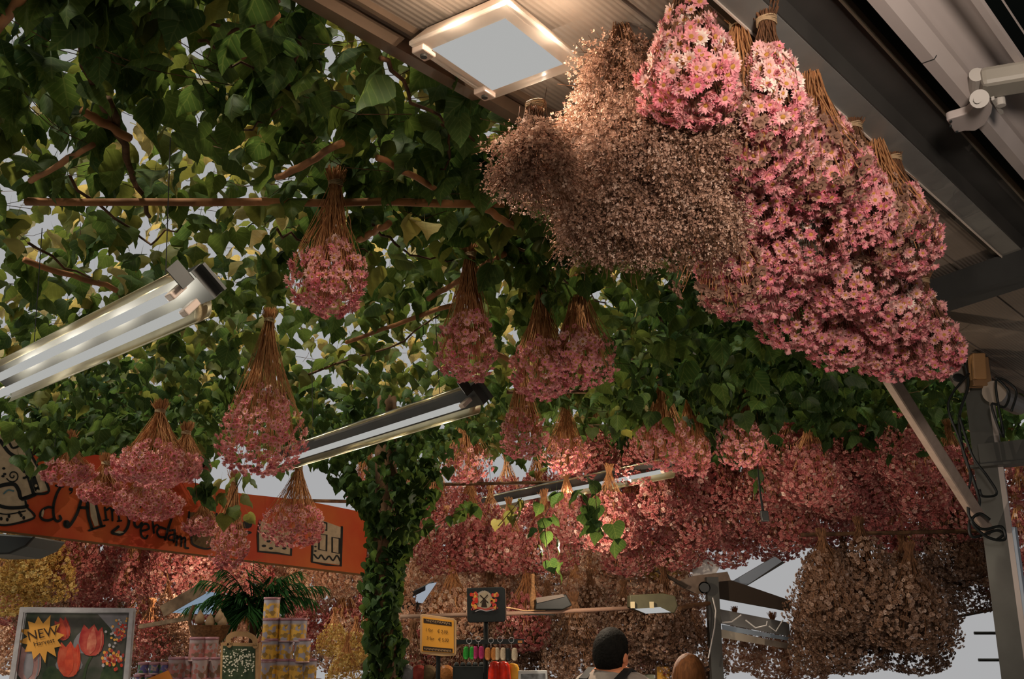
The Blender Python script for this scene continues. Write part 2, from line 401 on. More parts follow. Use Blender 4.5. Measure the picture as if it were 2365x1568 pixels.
def tie_mesh():
    mb = MB()
    for j in range(4):
        pts = [Vector((.0205 * math.cos(a), .0205 * math.sin(a), -.006 + j * .004 + .002 * math.sin(a * 2 + j))) for a in [k * 2 * math.pi / 14 for k in range(15)]]
        mb.tube(pts, .0021, 5, False)
    me = bpy.data.meshes.new('tie'); me.from_pydata(mb.v, [], mb.f); me.materials.append(M_string); me.update(); return me
TIE = tie_mesh()
HEADM = {}
def head_mesh(k, ti):
    if (k, ti) not in HEADM:
        t = DAISY[k]; z = np.zeros(1)
        HEADM[(k, ti)] = scatter_mesh('flower_head', [t], np.zeros(1, int), np.eye(3)[None], np.ones(1), np.zeros((1, 3)), np.array([ti / 7.0]), [M_petal, M_disc])
    return HEADM[(k, ti)]
STRING_M = {}
def string_mesh(h):
    k = round(h, 2)
    if k not in STRING_M:
        mb = MB(); mb.tube([(0, 0, -.005), (.003, 0, k * .5), (0, 0, k)], .0016, 5)
        me = bpy.data.meshes.new('string'); me.from_pydata(mb.v, [], mb.f); me.materials.append(M_string); me.update(); STRING_M[k] = me
    return STRING_M[k]

def near_bunch(loc, seed, label, group, sm=None, R=.12, L=.36, n=170, hs=.0165, pale=.3, parts=100, hang=.06, lean=(0, 0), kbud=.12, top=.38):
    t = thing('hanging_daisy_bunch', label, 'dried flowers', loc, group)
    t.rotation_euler = (lean[0], lean[1], 0)
    g, P, D, zf = bunch_heads(seed, n, R, L, top)
    ids = g.choice([0, 1, 2, 3], n, p=[.42, .28, .30 - kbud, kbud]); size = hs * (.78 + .45 * g.random(n)); size[ids == 3] *= .62
    low = zf > .95; ids[low & (g.random(n) < .4)] = 3
    tint = np.clip(g.beta(2, 2.6, n) * .75 + pale * g.random(n) * (zf < .8) , 0, 1)
    Rm = basis(D, g.random(n) * 6.28)
    cam = np.array([-loc[0], -loc[1], H - loc[2]]); dist = np.linalg.norm(P - cam, axis=1) - .12 * (D @ (cam / np.linalg.norm(cam)))
    order = np.argsort(dist); first, rest = order[:parts], order[parts:]
    for i in first:
        o = put('flower_head', head_mesh(int(ids[i]), int(round(tint[i] * 7))), t)
        m = Matrix([[*(Rm[i][r] * size[i]), P[i][r]] for r in range(3)] + [[0, 0, 0, 1]]); o.matrix_local = m
    if len(rest):
        me = scatter_mesh('flower_heads', DAISY, ids[rest], Rm[rest], size[rest], P[rest], tint[rest], [M_petal, M_disc])
        o = put('flower_heads', me, t)
        if parts: o['kind'] = 'stuff'
    put('stems', stems_mesh('stems', P, L, sm or M_stem, 170, seed, r=.0013), t); put('tie', TIE, t)
    put('string', string_mesh(hang), t)
    return t

def far_mesh(seed, n, R, L, hs, matl, tpl=PUFF, tb=(2, 2), top=.38):
    g, P, D, zf = bunch_heads(seed, n, R, L, top)
    me = scatter_mesh('flower_heads', tpl, g.integers(0, len(tpl), n), basis(D, g.random(n) * 6.28), hs * (.7 + .6 * g.random(n)), P, g.beta(*tb, n), [matl])
    return me, stems_mesh('stems', P, L, M_stemd if matl is M_brownfar else M_stem, 70, seed, r=.0016)
def spray_mesh(seed, nspray, per, R, L, matl, fs=.006, top=.3, slen=.09):
    """statice: thousands of tiny florets set along fine forking sprays"""
    g, P, D, zf = bunch_heads(seed, nspray, R, L, top)
    D = norm(D + np.array([0, 0, -.35])); k = np.repeat(np.arange(nspray), per); t = g.random(len(k))
    side = norm(np.cross(D[k], g.normal(0, 1, (len(k), 3)))); fork = side * (g.random((len(k), 1)) ** .7) * (.028 * (.2 + t[:, None]))
    ln = (slen * (.5 + .9 * g.random(nspray)))[k]
    Q = P[k] + D[k] * (ln * (t - .45))[:, None] + fork
    n = len(k); dirs = norm(D[k] + side * .8 + g.normal(0, .5, (n, 3)))
    tint = np.clip(g.beta(2, 2, nspray)[k] * .7 + g.random(n) * .35, 0, 1)
    fl = scatter_mesh('florets', FLORET, np.zeros(n, int), basis(dirs, g.random(n) * 6.28), fs * (.6 + .8 * g.random(n)), Q, tint, [matl])
    mb = MB()
    for i in range(nspray):
        h = Vector(P[i]); d = Vector(D[i]); t0 = Vector((g.normal(0, .008), g.normal(0, .008), 0))
        mb.tube([t0, t0.lerp(h, .5) + Vector((0, 0, -.02)), h - d * slen * .3, h + d * slen * .5], [.0011, .001, .0009, .0005], 3, False)
        for q in range(2):
            e = h + d * slen * .45 + Vector(g.normal(0, .02, 3)); mb.tube([h - d * slen * .2, e], .0006, 3, False)
    me = bpy.data.meshes.new('stems'); me.from_pydata(mb.v, [], mb.f); me.materials.append(M_stemd); me.update()
    return fl, me

# ================================================================ the setting
mb = MB(); mb.box((0, 9, -.05), (14, 0, 0), (0, 13, 0), (0, 0, .05)); structure(mb.build('floor', M_concrete))
CZ = H + 1.30
WL0, WB = -1.51, -.867     # soffit strip between the vine edge and the steel beam (distance across the aisle direction)
mb = MB(); mb.box(fr(3.1, (WL0 + WB) / 2, CZ + .012), A * 3.6, N * ((WB - WL0) / 2), UP * .012)
o = structure(mb.build('ceiling', M_soff))
# panel joints of the soffit
mb = MB()
for w in (-1.36, -1.05):
    mb.bar(fr(-.4, w, CZ - .002), fr(6.6, w, CZ - .002), .012, .006)
structure(mb.build('trim_1', M_soff))
# edge channel toward the vines, with a conduit
mb = MB()
mb.bar(fr(-.5, WL0 - .01, CZ - .015), fr(6.7, WL0 - .01, CZ - .015), .035, .05)
mb.bar(fr(-.5, WL0 + .045, CZ - .008), fr(6.7, WL0 + .045, CZ - .008), .012, .02)
structure(mb.build('trim_2', mat('gutter_edge', (.22, .15, .10), .45, .3, noise=.3, scale=4)))
t = thing('steel_beam', 'long grey steel beam running diagonally beside the pink daisy bunches to the top', 'beam', fr(3, -.8, CZ)); t['kind'] = 'structure'
mb = MB(); mb.box(fr(3.1, -.832, CZ - .03), A * 3.8, N * .036, UP * .006); mb.build('bottom_flange', mat('flange_grey', (.25, .24, .215), .5, .1, noise=.2, scale=6), t)  # grey lightened in place of light missing from the underside
mb = MB(); mb.box(fr(3.1, -.745, CZ + .035), A * 3.8, N * .052, UP * .012); mb.box(fr(3.1, -.796, CZ + .0), A * 3.8, N * .004, UP * .034); mb.build('web', mat('web_grey', (.06, .055, .048), .6, noise=.3, scale=4), t)
mb = MB(); mb.bar(fr(-.7, -.868, CZ - .036), fr(6.9, -.868, CZ - .036), .004, .010); mb.build('bright_lip', mat('lip_highlight', (.85, .72, .60), .4, .2), t)['label'] = 'bright edge with painted highlight'  # highlight line along the lip, put into its colour
mb = MB(); mb.bar(fr(-.7, -.885, CZ - .012), fr(6.9, -.885, CZ - .012), .022, .022); mb.build('angle_strip', mat('olive_strip', (.06, .05, .035), .6), t)
mb = MB(); mb.bar(fr(-.7, -.693, CZ + .02), fr(6.9, -.693, CZ + .02), .006, .03); mb.build('lip', mat('brown_lip', (.20, .16, .11), .5), t)
# cross beam under the soffit beyond the daisies and the dark hall roof above the aisle
mb = MB(); c0 = at_h(2150, 690, 1.22); c1 = at_h(2400, 606, 1.22); d = (c1 - c0).normalized()
mb.bar(c0 - d * .5, c1 + d * .6, .12, .10); structure(mb.build('beam', M_greyd), label='dark cross beam under the soffit right of the daisy bunches')
mb = MB(); mb.box(fr(4, 2.9, H + 1.46), A * 9, N * 3.72, UP * .03); structure(mb.build('ceiling_hall', M_blackf))
mb = MB(); mb.box(fr(-4.8, 1.5, 1.6), A * .05, N * 6.5, UP * 1.6); structure(mb.build('unseen_wall_back', M_hall))  # unseen wall, added to block fill from the open sky
mb = MB(); mb.box(fr(3.6, 6.6, 1.6), A * 8.4, N * .05, UP * 1.6); structure(mb.build('unseen_wall_right', M_hall))  # second unseen wall, added to keep sky fill out on this side

# ---------------------------------------------------------------- awning cassette (upper right)
def extrude(profile, a0, a1):
    vs = [fr(a0, w, z) for w, z in profile] + [fr(a1, w, z) for w, z in profile]; n = len(profile)
    return vs, [(i, i + 1, n + i + 1, n + i) for i in range(n - 1)]
AZH = H + 1.25
t = thing('awning_cassette', 'white retractable awning cassette with curved hood along the upper right corner', 'awning', fr(3, -.57, AZH + .05))
mb = MB()
for a0, a1 in ((-.8, 6.5),):
    off = 0
    pr = [(-.628 + off, AZH + .10), (-.628 + off, AZH + .012), (-.622, AZH), (-.594, AZH), (-.588, AZH + .008), (-.572, AZH + .03), (-.572, AZH + .10)]
    v, f = extrude(pr, a0, a1); mb.add(v, f); mb.add([v[i] for i in range(len(pr))], [tuple(range(len(pr)))]); mb.add([v[len(pr) + i] for i in range(len(pr))], [tuple(range(len(pr)))])
mb.build('front_bar', M_white, t)
mb = MB(); v, f = extrude([(-.6285, AZH + .10), (-.6285, AZH + .0115), (-.6222, AZH - .0006), (-.5938, AZH - .0006), (-.5875, AZH + .0075)], 2.16, 2.164); mb.add(v, f); mb.build('seam', M_black, t)
mb = MB(); pr = []
for k in range(13):
    a = math.pi * (.98 - .80 * k / 12); pr.append((-.515 + .062 * math.cos(a), AZH + .025 + .075 * math.sin(a)))
v, f = extrude(pr, -.8, 6.5); mb.add(v, f); mb.build('hood', M_white, t, smooth=True)
mb = MB(); v, f = extrude([(-.470, AZH + .03), (-.455, AZH + .03), (-.452, AZH + .042)], -.8, 6.5); mb.add(v, f); mb.bar(fr(-.8, -.425, AZH + .05), fr(6.5, -.425, AZH + .05), .003, .004); mb.build('rail', M_white, t)
ap = at_h(2225, 270, 1.235); aa = ap.dot(A); aw = ap.dot(N)
mb = MB()   # cast bracket curling under the front bar
pts = []
for k in range(15):
    s = k / 14; a = math.radians(200 + 150 * s)
    pts.append(at_h(2215 + 62 * s + 34 * math.sin(s * 3.1) * 0, 0, 1.2) if False else None)
def hv(u, v, h=1.225): return at_h(u, v, h)
outer = [(2186, 279), (2206, 308), (2228, 303), (2252, 303), (2276, 288), (2290, 262), (2293, 244)]
inner = [(2192, 275), (2216, 268), (2234, 262), (2246, 250), (2254, 236), (2262, 224), (2274, 222)]
poly = [hv(*p) for p in outer] + [hv(*p) for p in inner[::-1]]
mb.prism(poly, UP * .022); mb.build('bracket', M_white, t, bevel=.003)
mb = MB(); mb.tube([hv(2262, 228, 1.205), hv(2262, 228, 1.30)], .022, 16); mb.tube([hv(2258, 230, 1.20), hv(2258, 230, 1.206)], .009, 10); mb.build('pivot', mat('grey_casting', (.36, .33, .29), .5), t, smooth=False)
mb = MB(); j0 = hv(2262, 195, 1.26); mb.tube([hv(2256, 172, 1.27), hv(2252, 222, 1.27)], .018, 14); mb.build('elbow', MATS['grey_casting'], t)
mb = MB(); mb.bar(j0, hv(2470, 160, 1.26), .085, .05); mb.build('folding_arm', mat('taupe_arm', (.26, .235, .19), .5, noise=.1, scale=6), t, bevel=.012)
mb = MB()
for u, v_ in ((2196, 279), (2210, 303), (2195, 290)): q = hv(u, v_, 1.222); mb.tube([q, q - UP * .004], .0035, 8)
mb.build('screws', M_black, t)
mb = MB(); q = hv(2311, 234, 1.23); mb.tube([q - UP * .012, q + UP * .02], .011, 12); q = hv(2290, 262, 1.22); mb.prism([hv(2290, 232, 1.22), hv(2297, 230, 1.22), hv(2318, 262, 1.22), hv(2310, 266, 1.22)], UP * .01); mb.build('bolt', MATS['grey_casting'], t)

# ---------------------------------------------------------------- right hand post, brace and wiring
PB = at_y(2258, 880, 4.9); PX, PY = PB.x, PB.y
t = thing('steel_post', 'grey steel post with a bright inner edge standing at the right edge', 'post', (PX, PY, 0)); t['kind'] = 'structure'
mb = MB(); mb.box((PX, PY, 1.52), N * .055, A * .05, UP * 1.52); mb.build('shaft', M_grey, t)
mb = MB(); mb.box((PX, PY, 1.5) + N * .066 if False else Vector((PX, PY, 1.5)) + N * .066 - A * .045, N * .012, A * .006, UP * 1.45); mb.build('bright_edge', mat('lit_edge_steel', (.34, .30, .28), .4, .4), t)  # lit edge put into the colour as a paler strip
mb = MB(); mb.box(Vector((PX, PY, 1.25)) + N * .082 - A * .03, N * .010, A * .02, UP * .95); mb.build('side_channel', M_bluebeam, t)
mb = MB(); a = at_y(2268, 1052, 4.85); mb.bar(a, a + N * 1.6 + UP * .0, .09, .10); mb.bar(a - N * .05 - UP * .055, a + N * 1.6 - UP * .055, .12, .012); structure(mb.build('crossbar', M_grey), label='grey horizontal bar reaching right from the right hand post')
t = thing('diagonal_brace', 'pale diagonal brace sloping down to the right hand post', 'brace', at_y(2285, 1225, 4.82))
mb = MB(); b0 = at_y(2280, 1228, 4.80); b1 = at_y(2015, 810, 4.1); mb.bar(b0, b1, .055, .055, up=(0, 1, 0)); mb.build('tube', mat('pale_brace', (.38, .29, .235), .6, noise=.15, scale=30), t, bevel=.008)
# cables
def cable(name, pts, r, m, label, yy, grp=None):
    P = [at_y(u, v, yy - (q[0] if q else 0)) for u, v, *q in pts]; S = []
    for i in range(len(P) - 1):
        p0, p1, p2, p3 = P[max(i - 1, 0)], P[i], P[i + 1], P[min(i + 2, len(P) - 1)]
        for k in range(6):
            s = k / 6; S.append(.5 * ((2 * p1) + (p2 - p0) * s + (2 * p0 - 5 * p1 + 4 * p2 - p3) * s * s + (3 * p1 - p0 - 3 * p2 + p3) * s ** 3))
    S.append(P[-1]); mb = MB(); mb.tube(S, r, 6); o = mb.build(name, m, smooth=True); meta(o, label, 'cable', grp); return o
cable('black_cable', [(2228, 838), (2236, 890), (2216, 960), (2224, 1040), (2252, 1120), (2262, 1165), (2240, 1200), (2246, 1240), (2300, 1225), (2316, 1235), (2300, 1248)], .007, M_black, 'black cable dropping from beige junction box and looping around brace foot', 4.72)
cable('black_cable', [(2238, 862), (2190, 930), (2214, 1010), (2240, 1090), (2236, 1130), (2222, 1140)], .006, M_black, 'black cable curving left and ending midway on the pale brace', 4.70)
cable('black_cable', [(2215, 960), (2245, 1050), (2280, 1100), (2302, 1140), (2270, 1146), (2262, 1130)], .006, M_black, 'black cable with sharp bend across the right hand post', 4.68)
cable('black_cable', [(2236, 1165), (2240, 1195), (2268, 1222), (2312, 1216), (2320, 1246), (2280, 1240), (2244, 1206), (2262, 1186), (2286, 1200)], .007, M_black, 'tangled coil of black cable around the brace foot', 4.66)
cable('black_cable', [(2298, 870), (2330, 905), (2320, 940), (2290, 935), (2318, 1010), (2300, 880), (2346, 900), (2336, 950)], .006, M_black, 'black cable looping over the round pipe at right edge', 4.6)
t = thing('junction_box', 'beige plastic junction box on top of the right hand post', 'junction box', at_y(2262, 860, 4.75))
mb = MB(); c = at_y(2257, 848, 4.72); mb.box(c, (.032, 0, 0), (0, .03, 0), (.004, 0, .065)); mb.build('cover', M_beige, t, bevel=.006)
mb = MB(); mb.box(c + Vector((.042, .02, -.01)), (.016, 0, 0), (0, .03, 0), (0, 0, .06)); mb.box(c + Vector((.012, .02, -.078)), (.045, 0, 0), (0, .03, 0), (0, 0, .016)); mb.build('backbox', mat('dim_beige', (.22, .12, .055), .6), t, bevel=.004)
t = thing('corner_bracket', 'pale pierced corner bracket at the daisy bunch end beside the junction box', 'bracket', at_y(2205, 860, 4.8))
mb = MB(); mb.prism([at_y(u, v, 4.85) for u, v in ((2165, 800), (2232, 796), (2240, 905), (2222, 906), (2192, 868), (2176, 862))], Vector((0, .02, 0))); mb.build('plate', mat('bracket_grey', (.20, .17, .14), .6), t)
mb = MB(); mb.ball(at_y(2214, 872, 4.84), (.03, .004, .022)); mb.build('hole', M_black, t)
mb = MB(); q0, q1 = at_y(2296, 905, 4.7), at_y(2350, 935, 5.3); mb.tube([q0, q1], .055, 18); meta(mb.build('round_pipe', mat('pipe_grey', (.24, .20, .16), .6), smooth=False), 'short grey round pipe behind the right hand post', 'pipe')
t = thing('roof_window', 'small pale blue skylight under the soffit at the right edge', 'window', at_h(2330, 840, 1.2))
mb = MB(); q = [at_y(u, v, 5.6) for u, v in ((2290, 812), (2330, 822), (2420, 850), (2420, 862), (2305, 872))]; mb.prism(q, Vector((0, .02, 0))); mb.build('pane', mat('skylight', (0, 0, 0), emit=(.16, .24, .30)), t)

# ---------------------------------------------------------------- flood light on the soffit
t = thing('flood_light', 'bright square flood light with a glass frame on the soffit near the top centre', 'lamp', at_h(1150, 110, 1.25))
zf = 1.22
cor = [at_h(u, v, zf) for u, v in ((943, 105), (1133, 232), (1352, 152), (1150, 15))]
# make it a true square-ish plate: use three corners
c0, c1, c2 = cor[0], cor[1], cor[2]; c3 = c0 + (c2 - c1)
mb = MB(); mb.prism([c0, c1, c2, c3], UP * .012); mb.build('glass_cover', M_glass, t, bevel=.003)
ctr = (c0 + c2) / 2
def sq(f, dz): return [ctr + (c - ctr) * f + UP * dz for c in (c0, c1, c2, c3)]
mb = MB(); a_, b_ = sq(.98, .013), sq(.80, .05); mb.add(a_ + b_, [(i, (i + 1) % 4, (i + 1) % 4 + 4, i + 4) for i in range(4)] + [(4, 5, 6, 7)]); mb.build('housing', mat('lamp_housing', (.62, .50, .40), .5), t)
mb = MB(); mb.prism(sq(.735, -.003), UP * .002); mb.build('lit_panel', M_panel, t)
for s in (.12, .86):
    mb = MB(); q = c0.lerp(c1, s) + (c3 - c0).normalized() * .014; mb.box(q - UP * .004, (c1 - c0).normalized() * .022, (c3 - c0).normalized() * .017, UP * .008)
    cl = mb.build('clip', M_clear, t, bevel=.003); mb = MB(); mb.tube([q - UP * .012, q - UP * .017], .008, 10); mb.build('screw', M_grey, cl)
mb = MB(); mb.bar(c0.lerp(c1, .5) + UP * .02, c0.lerp(c1, .5) + UP * .08, .03, .03); mb.bar(ctr + UP * .05, ctr + UP * .09, .06, .06); mb.build('mount', M_grey, t)
def light(kind, name, loc, energy, col=(1, 1, 1), size=0, spot=None, rot=None):
    l = bpy.data.lights.new(name, kind); l.energy = energy; l.color = col
    if kind != 'SUN': l.shadow_soft_size = size
    if spot: l.spot_size = spot; l.spot_blend = .6
    o = bpy.data.objects.new(name, l); COL.objects.link(o); o.location = loc
    if rot is not None: o.rotation_euler = rot
    return o
for i, (a_, b_) in enumerate(((.3, .3), (.7, .3), (.3, .7), (.7, .7))):
    p = c0 + (c1 - c0) * a_ + (c3 - c0) * b_ - UP * .05
    light('SPOT', 'flood_glow', c0 + (c1 - c0) * a_ + (c3 - c0) * b_ - UP * .012, 7, (1, .86, .72), 0, spot=math.radians(174))
light('POINT', 'flood_spill', c3.lerp(ctr, -.06) + UP * .0 , 2.2, (1, .80, .62), 0)
for a_, e_ in ((c2.lerp(c3, .5), .9), (c1.lerp(c2, .5), .5), (c3.lerp(c0, .5), .8)): light('POINT', 'flood_spill', ctr.lerp(a_, 1.22) - UP * .01, e_, (1, .80, .62), 0)

# ---------------------------------------------------------------- tube lamps
def tube_lamp(pl, pr, h0, h1, label, rr=.062, open_cam=.55, lit=True, en=1.3, two=False):
    p0, p1 = at_h(*pl, h0), at_h(*pr, h1); c = (p0 + p1) / 2
    t = thing('tube_lamp', label, 'lamp', c)
    d = (p1 - p0).normalized(); toc = Vector((0, 0, H)) - c; toc -= d * toc.dot(d); toc.normalize()
    dn = (Vector((0, 0, -1)) * (1 - open_cam) + toc * open_cam); dn -= d * dn.dot(d); dn.normalize(); sd = d.cross(dn).normalized()
    if sd.z > 0: sd = -sd           # sd points to the lower side
    mb = MB(); vs = []; n = 18
    for j, p in enumerate((p0, p0.lerp(p1, .5), p1)):
        for k in range(n + 1):
            a = math.radians(-82 + 164 * k / n); r = rr * (1 + .10 * math.cos(a))
            vs.append(p - dn * r * math.cos(a) * .8 + sd * r * math.sin(a) * 1.12)
    fs = [(j * (n + 1) + k, j * (n + 1) + k + 1, (j + 1) * (n + 1) + k + 1, (j + 1) * (n + 1) + k) for j in range(2) for k in range(n)]
    mb.add(vs, fs); o = mb.build('reflector', M_alu, t, smooth=True); md = o.modifiers.new('s', 'SOLIDIFY'); md.thickness = .0015
    mb = MB(); mb.box(c - dn * rr * .98 - UP * 0, d * ((p1 - p0).length / 2 + .02), sd * .042, dn * .016); mb.build('mounting_channel', M_grey, t)
    mb = MB(); e = p1 + d * .012 - dn * .02; mb.box(e - sd * .052, d * .002, sd * .03, dn * .02)
    mb.box(e - dn * .05, d * .03, sd * .04, dn * .004); mb.build('end_bracket', M_grey, t)
    for s in ((-.55, .55) if two else (0.0,)):
        q = sd * rr * s * .75 + dn * .012
        mb = MB(); mb.tube([p0 + d * .03 + q, p1 - d * .045 + q], .0125, 12); mb.build('tube', M_tube, t, smooth=True)
        for e, sg in ((p0, 1), (p1, -1)):
            mb = MB(); mb.bar(e + d * sg * .02 + q + dn * .012, e + d * sg * .02 + q - dn * .035, .018, .03, up=d); mb.build('socket', M_clear, t, bevel=.003)
    for s in (.18, .85):
        mb = MB(); q = p0.lerp(p1, s); mb.tube([q - dn * rr, Vector((q.x, q.y + .02, H + 1.24))], .0016, 5); mb.build('suspension_wire', M_grey, t)
    for s in (.12, .37, .62, .87):
        light('POINT', 'tube_glow', p0.lerp(p1, s) + dn * .028, en, (1, .93, .78), 0)
    return t
tube_lamp((-20, 897), (432, 688), .74, .74, 'largest tube lamp with shiny gold reflecting trough hanging at the left edge', rr=.060, open_cam=.7, two=True)
tube_lamp((645, 1066), (1082, 928), .78, .78, 'lit tube lamp with grooved reflector hanging in the centre, middle in size', rr=.052, open_cam=.66)
tube_lamp((1060, 1180), (1540, 1084), .88, .88, 'smallest dim tube lamp with long reflector right of the ivy covered trunk', rr=.060, open_cam=.6, en=1.5)

# ---------------------------------------------------------------- vine canopy
def visible_xy(n, y0, y1):
    y = np.sqrt(rng.random(n) * (y1 ** 2 - y0 ** 2) + y0 ** 2); x = (rng.random(n) * 2 - 1) * (y * .62 + .25)
    return x, y
def pixels(P):
    d = P[:, 1] * CP + (P[:, 2] - H) * SP; s = -P[:, 1] * SP + (P[:, 2] - H) * CP
    return W2 + F * P[:, 0] / d, H2 - F * s / d, d
def leaf_orient(n, lo=25, hi=80, g=rng):
    az = g.random(n) * 2 * math.pi; ph = np.radians(lo + (hi - lo) * g.random(n))
    d = np.stack([np.cos(az) * np.cos(ph), np.sin(az) * np.cos(ph), -np.sin(ph)], 1)
    up = np.array([[0, 0, 1.]]) ; z = norm(up - (d @ up[0])[:, None] * d); x = np.cross(d, z)
    r = g.normal(0, .6, n)[:, None]; z2 = z * np.cos(r) + x * np.sin(r); x2 = np.cross(d, z2)
    return np.stack([x2, d, z2], axis=2)
n = 96000
x, y = visible_xy(n, 1.35, 8.6)
upper = rng.random(n) < .30
z = H + np.where(upper, 1.62 + .22 * rng.random(n), 1.34 + rng.normal(0, .045, n))
P = np.stack([x, y, z], 1)
w = P[:, 0] * N.x + P[:, 1] * N.y
# small clumps: leaves gather along shoots
cx = rng.random((900, 2)) * np.array([9, 7]) + np.array([-4.6, 1])
def vnoise(x, y, s, seed):
    g = np.random.default_rng(seed); v = 0
    for k in range(5):
        a, b, c = g.normal(0, 1, 3) * s; v = v + np.sin(a * x + b * y + c * 3 + k)
    return v / 2.2
hole = vnoise(x, y, 4.5, 3) + .8 * vnoise(x, y, 11, 8)
u, v, dd = pixels(P)
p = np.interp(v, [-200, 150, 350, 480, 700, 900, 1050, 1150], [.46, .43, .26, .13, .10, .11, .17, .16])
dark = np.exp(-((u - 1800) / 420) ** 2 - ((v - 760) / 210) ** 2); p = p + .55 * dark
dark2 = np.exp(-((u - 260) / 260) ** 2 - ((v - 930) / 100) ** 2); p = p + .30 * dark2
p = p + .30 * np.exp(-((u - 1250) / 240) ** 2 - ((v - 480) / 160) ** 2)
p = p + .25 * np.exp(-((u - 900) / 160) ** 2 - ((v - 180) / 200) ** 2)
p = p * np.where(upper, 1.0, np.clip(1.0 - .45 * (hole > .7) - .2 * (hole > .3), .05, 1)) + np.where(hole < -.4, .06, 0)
keep = (rng.random(n) < p) & (w < WL0 - .03 + .04 * rng.normal(0, 1, n)) & (y < 7.3 + 1.0 * rng.random(n))
upper = upper[keep]; P, u, v, dd, w, dark = P[keep], u[keep], v[keep], dd[keep], w[keep], np.maximum(dark, dark2)[keep]
# leaves under the canopy hang lower in the thick parts
P[:, 2] -= (~upper) * rng.random(len(P)) ** 2 * np.where(dark > .35, .36, .10)
u, v, dd = pixels(P)
def split(P, u, v):
    reg = np.zeros(len(P), int)
    reg[(v < 460) & (u >= 620)] = 1
    reg[(v >= 460) & (u < 560)] = 2
    reg[(v >= 460) & (u >= 560) & (u < 1150)] = 3
    reg[(v >= 460) & (u >= 1150) & (u < 1500)] = 4
    reg[(v >= 460) & (u >= 1500)] = 5
    return reg
reg = split(P, u, v)
lab = ['dense dark leafy vine stretch filling the top left corner above the wooden pole',
       'leafy vine stretch along the soffit edge below the square flood light',
       'leafy vine stretch around the largest tube lamp on the left',
       'sunlit yellow green vine stretch above the middle tube lamp with bunches tied in it',
       'vine stretch behind the paired daisy bunches, below the brown statice',
       'thick very dark vine stretch behind and under the big pink daisy mass']
branches = [[] for _ in lab]
brpx = [(0, [(150, 60), (215, 175), (250, 290)], .012), (0, [(255, 230), (300, 400), (345, 500)], .012), (0, [(640, 0), (600, 60), (470, 60), (330, 20)], .006),
        (0, [(460, 90), (560, 150), (640, 180), (740, 190)], .004), (1, [(700, 100), (640, 260), (560, 300)], .005), (1, [(880, 120), (960, 240), (1100, 330)], .006),
        (1, [(1030, 300), (1040, 380), (980, 420)], .004), (2, [(150, 400), (330, 560), (420, 520)], .005), (2, [(60, 560), (200, 640), (300, 700)], .005),
        (2, [(280, 960), (230, 1070), (200, 1150)], .008), (3, [(860, 520), (950, 590), (1050, 600)], .005), (3, [(640, 530), (720, 560), (860, 590)], .005),
        (3, [(700, 870), (900, 800), (1060, 700)], .006), (4, [(1460, 800), (1450, 900), (1420, 980)], .013), (4, [(1180, 560), (1300, 640), (1400, 700)], .005),
        (5, [(1500, 700), (1600, 830), (1760, 900)], .007), (5, [(1700, 960), (1860, 900), (2000, 940)], .007), (4, [(1220, 900), (1300, 860), (1440, 880)], .006)]
for k, pts, r in brpx: branches[k].append((pts, r))
for k in range(6):
    idx = np.where(reg == k)[0]; Q = P[idx]; c = Q.mean(0)
    t = thing('climbing_vine', lab[k], 'vine', (float(c[0]), float(c[1]), float(c[2])))
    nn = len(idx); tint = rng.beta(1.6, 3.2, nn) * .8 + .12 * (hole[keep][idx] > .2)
    if k in (2, 3, 4): tint = tint + .30 * (rng.random(nn) < .42)  # yellower tint in these stretches stands in for strong backlight
    tint = np.clip(tint + upper[idx] * (.15 + .45 * rng.random(nn)) - .35 * dark[idx] * ~upper[idx], 0, 1)  # sunlight on upper leaves and shade in dark zones put into the tint
    size = (.068 + .040 * rng.random(nn)) * np.where(Q[:, 1] > 4.5, .95, 1.0)
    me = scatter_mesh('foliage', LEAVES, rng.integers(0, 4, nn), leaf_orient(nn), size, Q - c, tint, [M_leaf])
    put('foliage', me, t)
    for pts, r in branches[k]:
        mb = MB(); PP = [at_h(a, b, 1.24) for a, b in pts]; S = []
        for i in range(len(PP) - 1):
            for s in range(5):
                q = PP[i].lerp(PP[i + 1], s / 5); S.append(q + Vector((rnd.gauss(0, .008), rnd.gauss(0, .008), rnd.gauss(0, .01))))
        S.append(PP[-1]); mb.tube(S, [r * (1 - .5 * i / len(S)) for i in range(len(S))], 6); mb.build('branch', M_bark, t, smooth=True)
    # thin bare shoots: one part
    mb = MB()
    for i in rng.choice(nn, min(nn, 170), replace=False):
        q = Vector(Q[i]) + Vector((0, 0, .02)); e = q + Vector((rnd.gauss(0, .16), rnd.gauss(0, .16), rnd.gauss(0, .04))); m_ = (q + e) / 2 + Vector((0, 0, -.025))
        mb.tube([q, m_, e], .0013, 3, False)
    mb.build('thin_shoots', M_bark, t)['kind'] = 'stuff'

# trunk wrapped in leaves
TP = at_y(884, 1568, 5.3)
t = thing('climbing_vine', 'leaf covered vine trunk rising like a column in the centre left', 'vine', (TP.x, TP.y, 0))
mb = MB(); path = []
for k in range(22):
    s = k / 21; path.append((TP.x + .03 * math.sin(5 * s) - .0 * s, TP.y + .02 * math.cos(6 * s), s * (H + 1.2)))
mb.tube(path, [.055 + .02 * math.sin(k * 1.7) * .3 for k in range(22)], 10)
mb.tube([(q[0] + .05 * math.sin(i * .8), q[1] - .05 * math.cos(i * .8), q[2]) for i, q in enumerate(path)], .018, 7); mb.build('trunk', M_bark, t, smooth=True)
n = 2300; hz = rng.random(n) ** .8 * (H + 1.15); ang = rng.random(n) * 6.28
zz = hz; rad = np.interp(zz, [0, 1.9, 2.15, 2.35, 2.6, 2.95], [.075, .08, .10, .17, .32, .55]) * (.6 + .55 * rng.random(n))
rad = rad * (1 + .25 * np.sin(zz * 9 + ang))
